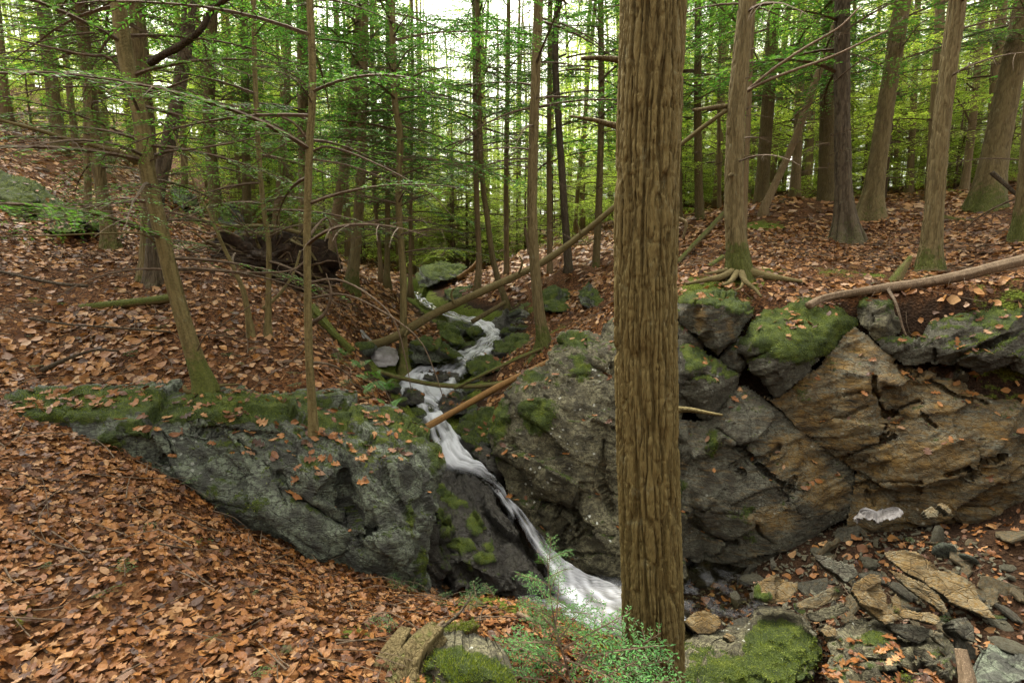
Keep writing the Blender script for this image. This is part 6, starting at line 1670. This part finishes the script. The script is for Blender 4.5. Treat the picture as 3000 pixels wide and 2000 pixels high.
# upturned root plate of a fallen tree
up_o = at(800, 765, 8.6)
rp = thing('uprooted_tree', 'upturned black root plate tangled with roots on the left bank', 'uprooted tree', up_o)
nu, nv = 60, 36
th = np.linspace(0, 2 * math.pi, nu, endpoint=False); ph = np.linspace(.02, math.pi - .02, nv)
TH, PH = np.meshgrid(th, ph)
S = np.stack([np.sin(PH) * np.cos(TH), np.cos(PH), np.sin(PH) * np.sin(TH)], -1)
rr_ = 1 + .55 * fbm(S * 2.6, 4, 71) + .3 * fbm(S * 9, 3, 73)
V = S * rr_[..., None] * np.array([.95, .42, .52])
V[..., 0] += -.35 * V[..., 2]
i_ = np.arange(nv - 1)[:, None] * nu; j_ = np.arange(nu)[None]
qd = np.stack([i_ + j_, i_ + (j_ + 1) % nu, i_ + nu + (j_ + 1) % nu, i_ + nu + j_], -1).reshape(-1, 4)
link('root_plate', make_mesh('root_plate', V.reshape(-1, 3), qd, None, [M['soil']]), rp)
rr2 = np.random.default_rng(9)
for k in range(64):
    a = rr2.uniform(0, 6.283); e = rr2.uniform(.2, .9)
    p0 = np.array([.85 * math.cos(a) * e, -.3 * rr2.uniform(.3, 1), .52 * math.sin(a) * e]); p0[0] -= .35 * p0[2]
    Lr = rr2.uniform(.3, 1.1)
    d1 = np.array([math.cos(a) + rr2.normal(0, .4), -rr2.uniform(.1, .8), math.sin(a) * .6 + rr2.normal(0, .35)]); d1 /= np.linalg.norm(d1)
    P = catmull(np.array([p0, p0 + d1 * Lr * .4 + rr2.normal(0, .05, 3), p0 + d1 * Lr * .7 + rr2.normal(0, .1, 3) - [0, 0, .05], p0 + d1 * Lr + rr2.normal(0, .14, 3) - [0, 0, .12]]), 10)
    V, q, t = tube(P, np.linspace(rr2.uniform(.007, .03), .003, 10), 5)
    link('root', make_mesh('root', V, q, t, [M['twig_dark' if k % 3 else 'bark_mossy']], attrs={'moss': np.full(len(V), .2)}), rp)
for pl, w0, w1 in [([(900, 690, 8.5), (820, 668, 8.5), (740, 662, 8.6), (650, 665, 8.8)], 15, 10), ([(820, 680, 8.4), (720, 690, 8.4), (640, 700, 8.6), (560, 730, 8.6)], 20, 9), ([(790, 690, 8.4), (700, 720, 8.3), (620, 718, 8.4), (540, 735, 8.3)], 12, 6), ([(860, 700, 8.4), (910, 740, 8.3), (945, 800, 8.3)], 12, 6)]:
    limb(rp, pl, w0, w1, 'bark_mossy', 'root')

# ------------------------------------------------------------------ old snow
rock('snow_patch', 'old white snow bank beside the thin streamside trunk', 'snow', [(1050, 1035, 8.0), (1080, 1018, 8.15), (1130, 1012, 8.3), (1165, 1020, 8.35), (1172, 1050, 8.15), (1160, 1074, 8.0), (1110, 1080, 7.85), (1070, 1065, 7.85)], [(1100, 1040, 7.85), (1145, 1042, 8.0)], mat='snow', step=3.5, thick=.4, amp=.04, strata=0, fine=.004, seed=301, jag=0, top_moss=0, wob=5, leaves=False)
rock('snow_patch', 'small dirty snow patch above the end of the leaning log', 'snow', [(1040, 970, 8.5), (1060, 962, 8.6), (1085, 985, 8.5), (1100, 1005, 8.4), (1055, 1012, 8.25), (1038, 1000, 8.3)], [(1062, 988, 8.3)], mat='snow', step=3.5, thick=.3, amp=.04, strata=0, fine=.004, seed=303, jag=0, top_moss=0, wob=5, leaves=False)
rock('snow_patch', 'last crumbling snow remnant at the foot of the ochre cliff', 'snow', [(2530, 1502, 4.95), (2560, 1498, 5.0), (2600, 1480, 5.0), (2625, 1476, 5.0), (2645, 1500, 4.9), (2600, 1516, 4.82), (2550, 1530, 4.8), (2510, 1532, 4.8), (2495, 1525, 4.85)], [(2580, 1506, 4.85)], mat='snow', step=3.5, thick=.2, amp=.04, strata=0, fine=.03, seed=305, jag=.5, top_moss=0, wob=34, leaves=False)

# ------------------------------------------------------------------ young hemlock in front of the thick trunk
yb = at(1690, 2060, 2.62)
yh = thing('young_hemlock', 'bright green young hemlock sprawling at the foot of the thick trunk', 'young tree', yb)
ry = np.random.default_rng(55)
SPR = [make_bough(.5, ry, 1.0, .034, .036, .0048, droop=.12, sides=4, spread=.42) for _ in range(6)]
stem = catmull(np.array([at(1700, 2070, 2.62), at(1660, 1950, 2.66), at(1625, 1820, 2.72), at(1608, 1700, 2.78), at(1603, 1622, 2.8)]), 24)
V, q, t = tube(stem, np.linspace(.007, .0018, 24), 6)
link('trunk', make_mesh('trunk', V - yb, q, t, [M['twig']]), yh)
bag = Bag()
for k in range(22):
    f = k / 21
    o = stem[int(3 + f * 19)]
    place_bough(bag, SPR[ry.integers(6)], o - yb, k * 2.4 + ry.uniform(-.4, .4), (.75 - .45 * f) * ry.uniform(.8, 1.2), ry.uniform(-.05, .5) + .5 * f, ry.uniform(-.3, .3))
for (px, py, d, az, sc, pit) in [(1690, 1990, 2.55, .1, 1.0, .15), (1700, 2010, 2.5, -.3, .8, .1), (1740, 2000, 2.5, .3, .7, .2), (1680, 1960, 2.6, .7, .8, .25), (1640, 1950, 2.62, 2.8, .6, .2), (1650, 1900, 2.66, .3, .8, .3), (1640, 1860, 2.7, 2.4, .55, .3), (1790, 2020, 2.45, .0, .7, .12),
                                 (1700, 1930, 2.66, -.1, .9, .25), (1600, 1990, 2.5, 3.3, .5, .15), (1760, 1960, 2.6, .5, .8, .2), (1620, 1880, 2.64, 3.6, .5, .3), (1800, 2000, 2.5, .35, .6, .2)]:
    place_bough(bag, SPR[ry.integers(6)], at(px, py, d) - yb, az, sc, pit, ry.uniform(-.4, .4))
link('crown', bag.mesh('crown', [M['twig'], M['needles_young']], False), yh)

# ------------------------------------------------------------------ ferns on the near bank
FERN = []
for k in range(3):
    bag = Bag()
    s = np.linspace(0, 1, 12)
    P = np.stack([.26 * s, .02 * np.sin(s * 3), .16 * s - .17 * s ** 2], -1)
    V, q, t = tube(P, np.linspace(.002, .0008, 12), 3, cap=False); bag.add(V, q, m=0)
    u = np.linspace(.1, .98, 17)
    o = np.stack([np.interp(u, s, P[:, c]) for c in range(3)], -1)
    for sg in (1, -1):
        ln = .062 * np.sin(np.clip(u * 1.1, 0, 1) * math.pi * .86 + .35)
        dv = np.stack([np.full(17, .45), np.full(17, sg * 1.0), np.full(17, -.12)], -1)
        V, q = leaflets(o, dv, np.broadcast_to([0, 0, 1.0], (17, 3)), ln, np.full(17, .0075)); bag.add(V, q, m=1)
    FERN.append(bag.arrays())
for k, (px, py, d, n, lab) in enumerate([(1048, 1075, 6.1, 6, 'uppermost green fern clump on the mossy bank edge'), (1090, 1105, 6.0, 7, 'green fern clump below the uppermost one on the bank edge'), (1128, 1140, 5.9, 7, 'broad green fern fronds overhanging the wide fall'), (1070, 1150, 5.6, 6, 'small green fern tuft among leaves on the outcrop top'),
                                         (1150, 1195, 5.6, 5, 'lowest green fern tuft near the bright moss edge'), (1010, 1040, 6.6, 5, 'small fern tuft beside the bright mossy log')]):
    p = at(px, py, d); p[2] = max(p[2], float(hgt(p[0], p[1])) + .01) - .02
    f = thing('fern', lab, 'fern', p)
    bag = Bag()
    for j in range(n):
        place_bough(bag, FERN[j % 3], np.array([ry.normal(0, .05), ry.normal(0, .05), 0]), ry.uniform(0, 6.28), ry.uniform(.5, .95), ry.uniform(.1, .7), ry.uniform(-.4, .4))
    link('fronds', bag.mesh('fronds', [M['twig'], M['fern']], False), f)

# ------------------------------------------------------------------ leaf litter
def leaf_tpl(seg, lobes, curl, fold, rg):
    t = np.linspace(0, 1, seg + 1)
    w = np.interp(t, *lobes)
    z = curl * (t - .4) ** 2
    mid = np.stack([t - .5, 0 * t, z], -1)
    a = rg.uniform(.85, 1.15, seg + 1)
    lf = np.stack([t - .5 + .07 * (w > .2), w * a, z + fold * w + rg.normal(0, .03, seg + 1)], -1)
    rt = np.stack([t - .5 + .07 * (w > .2), -w * a[::-1], z + fold * w * rg.uniform(.2, 1.3) + rg.normal(0, .03, seg + 1)], -1)
    V = np.concatenate([mid, lf, rt]); n = seg + 1
    q = []
    for i in range(seg):
        q.append([i, i + 1, n + i + 1, n + i]); q.append([i + 1, i, 2 * n + i, 2 * n + i + 1])
    return V, np.array(q)


OAK = ([0, .17, .33, .5, .67, .83, 1], [.02, .28, .12, .42, .16, .32, .02])
OVAL = ([0, .2, .45, .7, .9, 1], [.02, .2, .3, .24, .1, .01])
rl = np.random.default_rng(404)
NEAR_T = [leaf_tpl(6, OAK, rl.uniform(-.5, .7), rl.uniform(-.3, .5), rl) for _ in range(5)] + [leaf_tpl(5, OVAL, rl.uniform(-.5, .7), rl.uniform(-.2, .5), rl) for _ in range(3)]
MID_T = [leaf_tpl(3, ([0, .33, .66, 1], [.06, .36, .38, .03]), rl.uniform(-.5, .7), rl.uniform(-.3, .5), rl) for _ in range(5)]
FAR_T = [leaf_tpl(1, ([0, 1], [.36, .26]), rl.uniform(-.4, .6), rl.uniform(-.2, .4), rl) for _ in range(4)]


def scatter(bag, tpls, P, N, size, tilt, rg, lift=.012):
    n = len(P)
    which = rg.integers(len(tpls), size=n)
    N = N + rg.normal(0, tilt, N.shape)
    N /= np.linalg.norm(N, axis=1)[:, None]
    a = rg.normal(size=(n, 3))
    X = a - N * (a * N).sum(1)[:, None]; X /= np.linalg.norm(X, axis=1)[:, None]
    Y = np.cross(N, X)
    sz = size * rg.uniform(.55, 1.3, n)
    for k, (tv, tq) in enumerate(tpls):
        m = which == k
        if not m.any(): continue
        V = P[m][:, None] + sz[m][:, None, None] * (tv[None, :, 0:1] * X[m][:, None] + tv[None, :, 1:2] * Y[m][:, None] + tv[None, :, 2:3] * N[m][:, None])
        V = V + (N[m] * lift * rg.uniform(.2, 2.2, m.sum())[:, None])[:, None]
        q = tq[None] + (np.arange(m.sum()) * len(tv))[:, None, None]
        bag.add(V.reshape(-1, 3), q.reshape(-1, 4), m=0)


def ground_pts(n, y0, y1, rg, xs=1.12):
    y = np.sqrt(rg.uniform(y0 * y0, y1 * y1, n)); x = rg.uniform(-xs, xs, n) * y
    i = np.clip(np.searchsorted(_gx, x) - 1, 0, len(_gx) - 1); j = np.clip(np.searchsorted(_gy, y) - 1, 0, len(_gy) - 1)
    keep = rg.uniform(size=n) < np.clip(np.maximum(_leafy[j, i], .9 * ((x > 1.25) & (y < 5.5))) * (1 - 1.15 * np.clip(_mossg[j, i], 0, .8)), 0.0, 1)
    patch = fbm(np.stack([x * .9, y * .9, x * 0], -1), 3, 88)
    keep &= rg.uniform(size=n) < np.clip(.8 + 1.3 * patch, np.where(y < 4.6, .6, .3), 1)
    tal = (x > 1.25) & (y < 5.4) & (hgt(x, y) < .35)
    keep &= ~tal | (rg.uniform(size=n) < .15)
    x, y = x[keep], y[keep]
    return np.stack([x, y, hgt(x, y)], -1), nrm_at(x, y)


bag = Bag()
P, N = ground_pts(21000, 1.3, 4.6, rl); scatter(bag, NEAR_T, P, N, .056 * rl.uniform(.6, 1.5, len(P)), .36, rl)
P, N = ground_pts(12000, 1.3, 4.6, rl); scatter(bag, MID_T, P, N, .04, .45, rl)
dry = Bag()
P, N = ground_pts(40000, 4.4, 10.5, rl); scatter(dry, MID_T, P, N, .075 * rl.uniform(.6, 1.4, len(P)), .36, rl)
P, N = ground_pts(36000, 10.0, 24, rl); scatter(dry, FAR_T, P, N, .13, .3, rl, .02)
# leaves caught on the rocks
RV = np.concatenate([v for v, n in ROCK_TOPS]); RN = np.concatenate([n for v, n in ROCK_TOPS])
pr = smooth(.72, .97, RN[:, 2]) * (RV[:, 1] < 9)
sel = rl.uniform(size=len(RV)) < pr * .055
scatter(bag, NEAR_T, RV[sel], RN[sel], .085, .25, rl)
litter = tag(link('leaf_litter', bag.mesh('leaf_litter', [M['litter']], False)), 'fallen brown oak and maple leaves carpeting the ground', 'leaves', None, 'stuff')

tag(link('dry_leaf_litter', dry.mesh('dry_leaf_litter', [M['litter_dry']], False)), 'paler dry fallen leaves carpeting the banks and the far floor', 'leaves', None, 'stuff')

# fallen twigs
bag = Bag()
P, N = ground_pts(3000, 1.6, 9.5, rl)
for p, n in zip(P, N):
    L_ = rl.uniform(.12, .7) * (1 if p[1] > 3 else .7)
    a = rl.normal(size=3); a -= n * (a @ n); a /= np.linalg.norm(a)
    b = np.cross(n, a)
    k = rl.normal(0, .12)
    Q = np.array([p - a * L_ / 2 + n * .02, p + b * k * L_ + n * (.02 + abs(rl.normal(0, .03))), p + a * L_ / 2 + n * rl.uniform(.01, .08)])
    V, q, t = tube(catmull(Q, 5), np.linspace(rl.uniform(.002, .006), .0015, 5), 4, cap=False)
    bag.add(V, q)
tag(link('fallen_twigs', bag.mesh('fallen_twigs', [M['twig']])), 'thin dead twigs strewn over the fallen leaves', 'twigs', None, 'stuff')

# slate chips of the talus
bag = Bag()
x = rl.uniform(1.2, 4.2, 2600); y = rl.uniform(3.0, 5.3, 2600)
z = hgt(x, y)
k = (z < .2) & (x < 1.05 * y) & (stream_dist(x, y) > .1)
P = np.stack([x, y, z], -1)[k]; N = nrm_at(x[k], y[k])
chip = (np.array([[-.5, -.3, 0], [.1, -.42, .02], [.52, -.05, 0], [.3, .35, .03], [-.3, .33, 0], [-.45, -.25, -.16], [.1, -.36, -.15], [.46, -.03, -.16], [.26, .3, -.14], [-.26, .28, -.16]]), np.array([[0, 1, 2, 3], [0, 3, 4, 4], [0, 5, 6, 1], [1, 6, 7, 2], [2, 7, 8, 3], [3, 8, 9, 4], [4, 9, 5, 0]]))
chip = (chip[0], np.array([[0, 1, 2, 3], [0, 5, 6, 1], [1, 6, 7, 2], [2, 7, 8, 3], [3, 8, 9, 4], [4, 9, 5, 0]]))
cv = chip[0].copy(); cv[4] = (cv[0] + cv[3]) / 2; cv[9] = (cv[5] + cv[8]) / 2
scatter(bag, [(cv, chip[1])], P, N, .04 * rl.uniform(.4, 1.8, len(P)), .45, rl, .012)
vv, qq, tt, mm_ = bag.arrays()
tag(link('slate_chips', make_mesh('slate_chips', vv, qq, tt, [M['rock_ochre']], None, False, {'moss': np.zeros(len(vv)), 'ochre': np.full(len(vv), .35)})), 'loose broken slate chips of the talus', 'stones', None, 'stuff')

# green hemlock sprigs dropped on the leaves
bag = Bag()
P, N = ground_pts(260, 1.6, 6.5, rl)
for p, n in zip(P, N):
    place_bough(bag, SPR[rl.integers(6)], p + n * .03, rl.uniform(0, 6.28), rl.uniform(.12, .42), rl.uniform(-.1, .3), rl.uniform(-.5, .5))
tag(link('hemlock_sprigs', bag.mesh('hemlock_sprigs', [M['twig'], M['needles']], False)), 'small green hemlock sprigs dropped among the fallen leaves', 'sprigs', None, 'stuff')

# moss cushions: short shoots standing on the mossy rock
yy_ = np.sqrt(rl.uniform(1.6 ** 2, 7 ** 2, 60000)); xx_ = rl.uniform(-1.05, 1.05, 60000) * yy_
gi = np.clip(np.searchsorted(_gx, xx_) - 1, 0, len(_gx) - 1); gj = np.clip(np.searchsorted(_gy, yy_) - 1, 0, len(_gy) - 1)
ok_ = _mossg[gj, gi] > .3
MOSS_AT.append((np.stack([xx_, yy_, hgt(xx_, yy_)], -1)[ok_], nrm_at(xx_[ok_], yy_[ok_]), _mossg[gj, gi][ok_] + .1))
mv = np.concatenate([a for a, b, c in MOSS_AT]); mn = np.concatenate([b for a, b, c in MOSS_AT]); mm = np.concatenate([c for a, b, c in MOSS_AT])
pr = smooth(.45, .8, mm + .5 * fbm(mv * 11, 3, 21)) * (mv[:, 1] < 9.5)
k = np.where(rl.uniform(size=len(mv)) < pr * .9)[0]
k = np.concatenate([k, k, k])
p = mv[k] + rl.normal(0, .008, (len(k), 3)); d = mn[k] + rl.normal(0, .45, (len(k), 3)) + np.array([0, 0, .3])
V, q = leaflets(p - .004 * mn[k], d, rl.normal(size=(len(k), 3)), rl.uniform(.008, .022, len(k)), rl.uniform(.0012, .003, len(k)))
tag(link('moss_cushions', make_mesh('moss_cushions', V, q, None, [M['moss']], None, False)), 'green moss cushions growing on the rocks', 'moss', None, 'stuff')
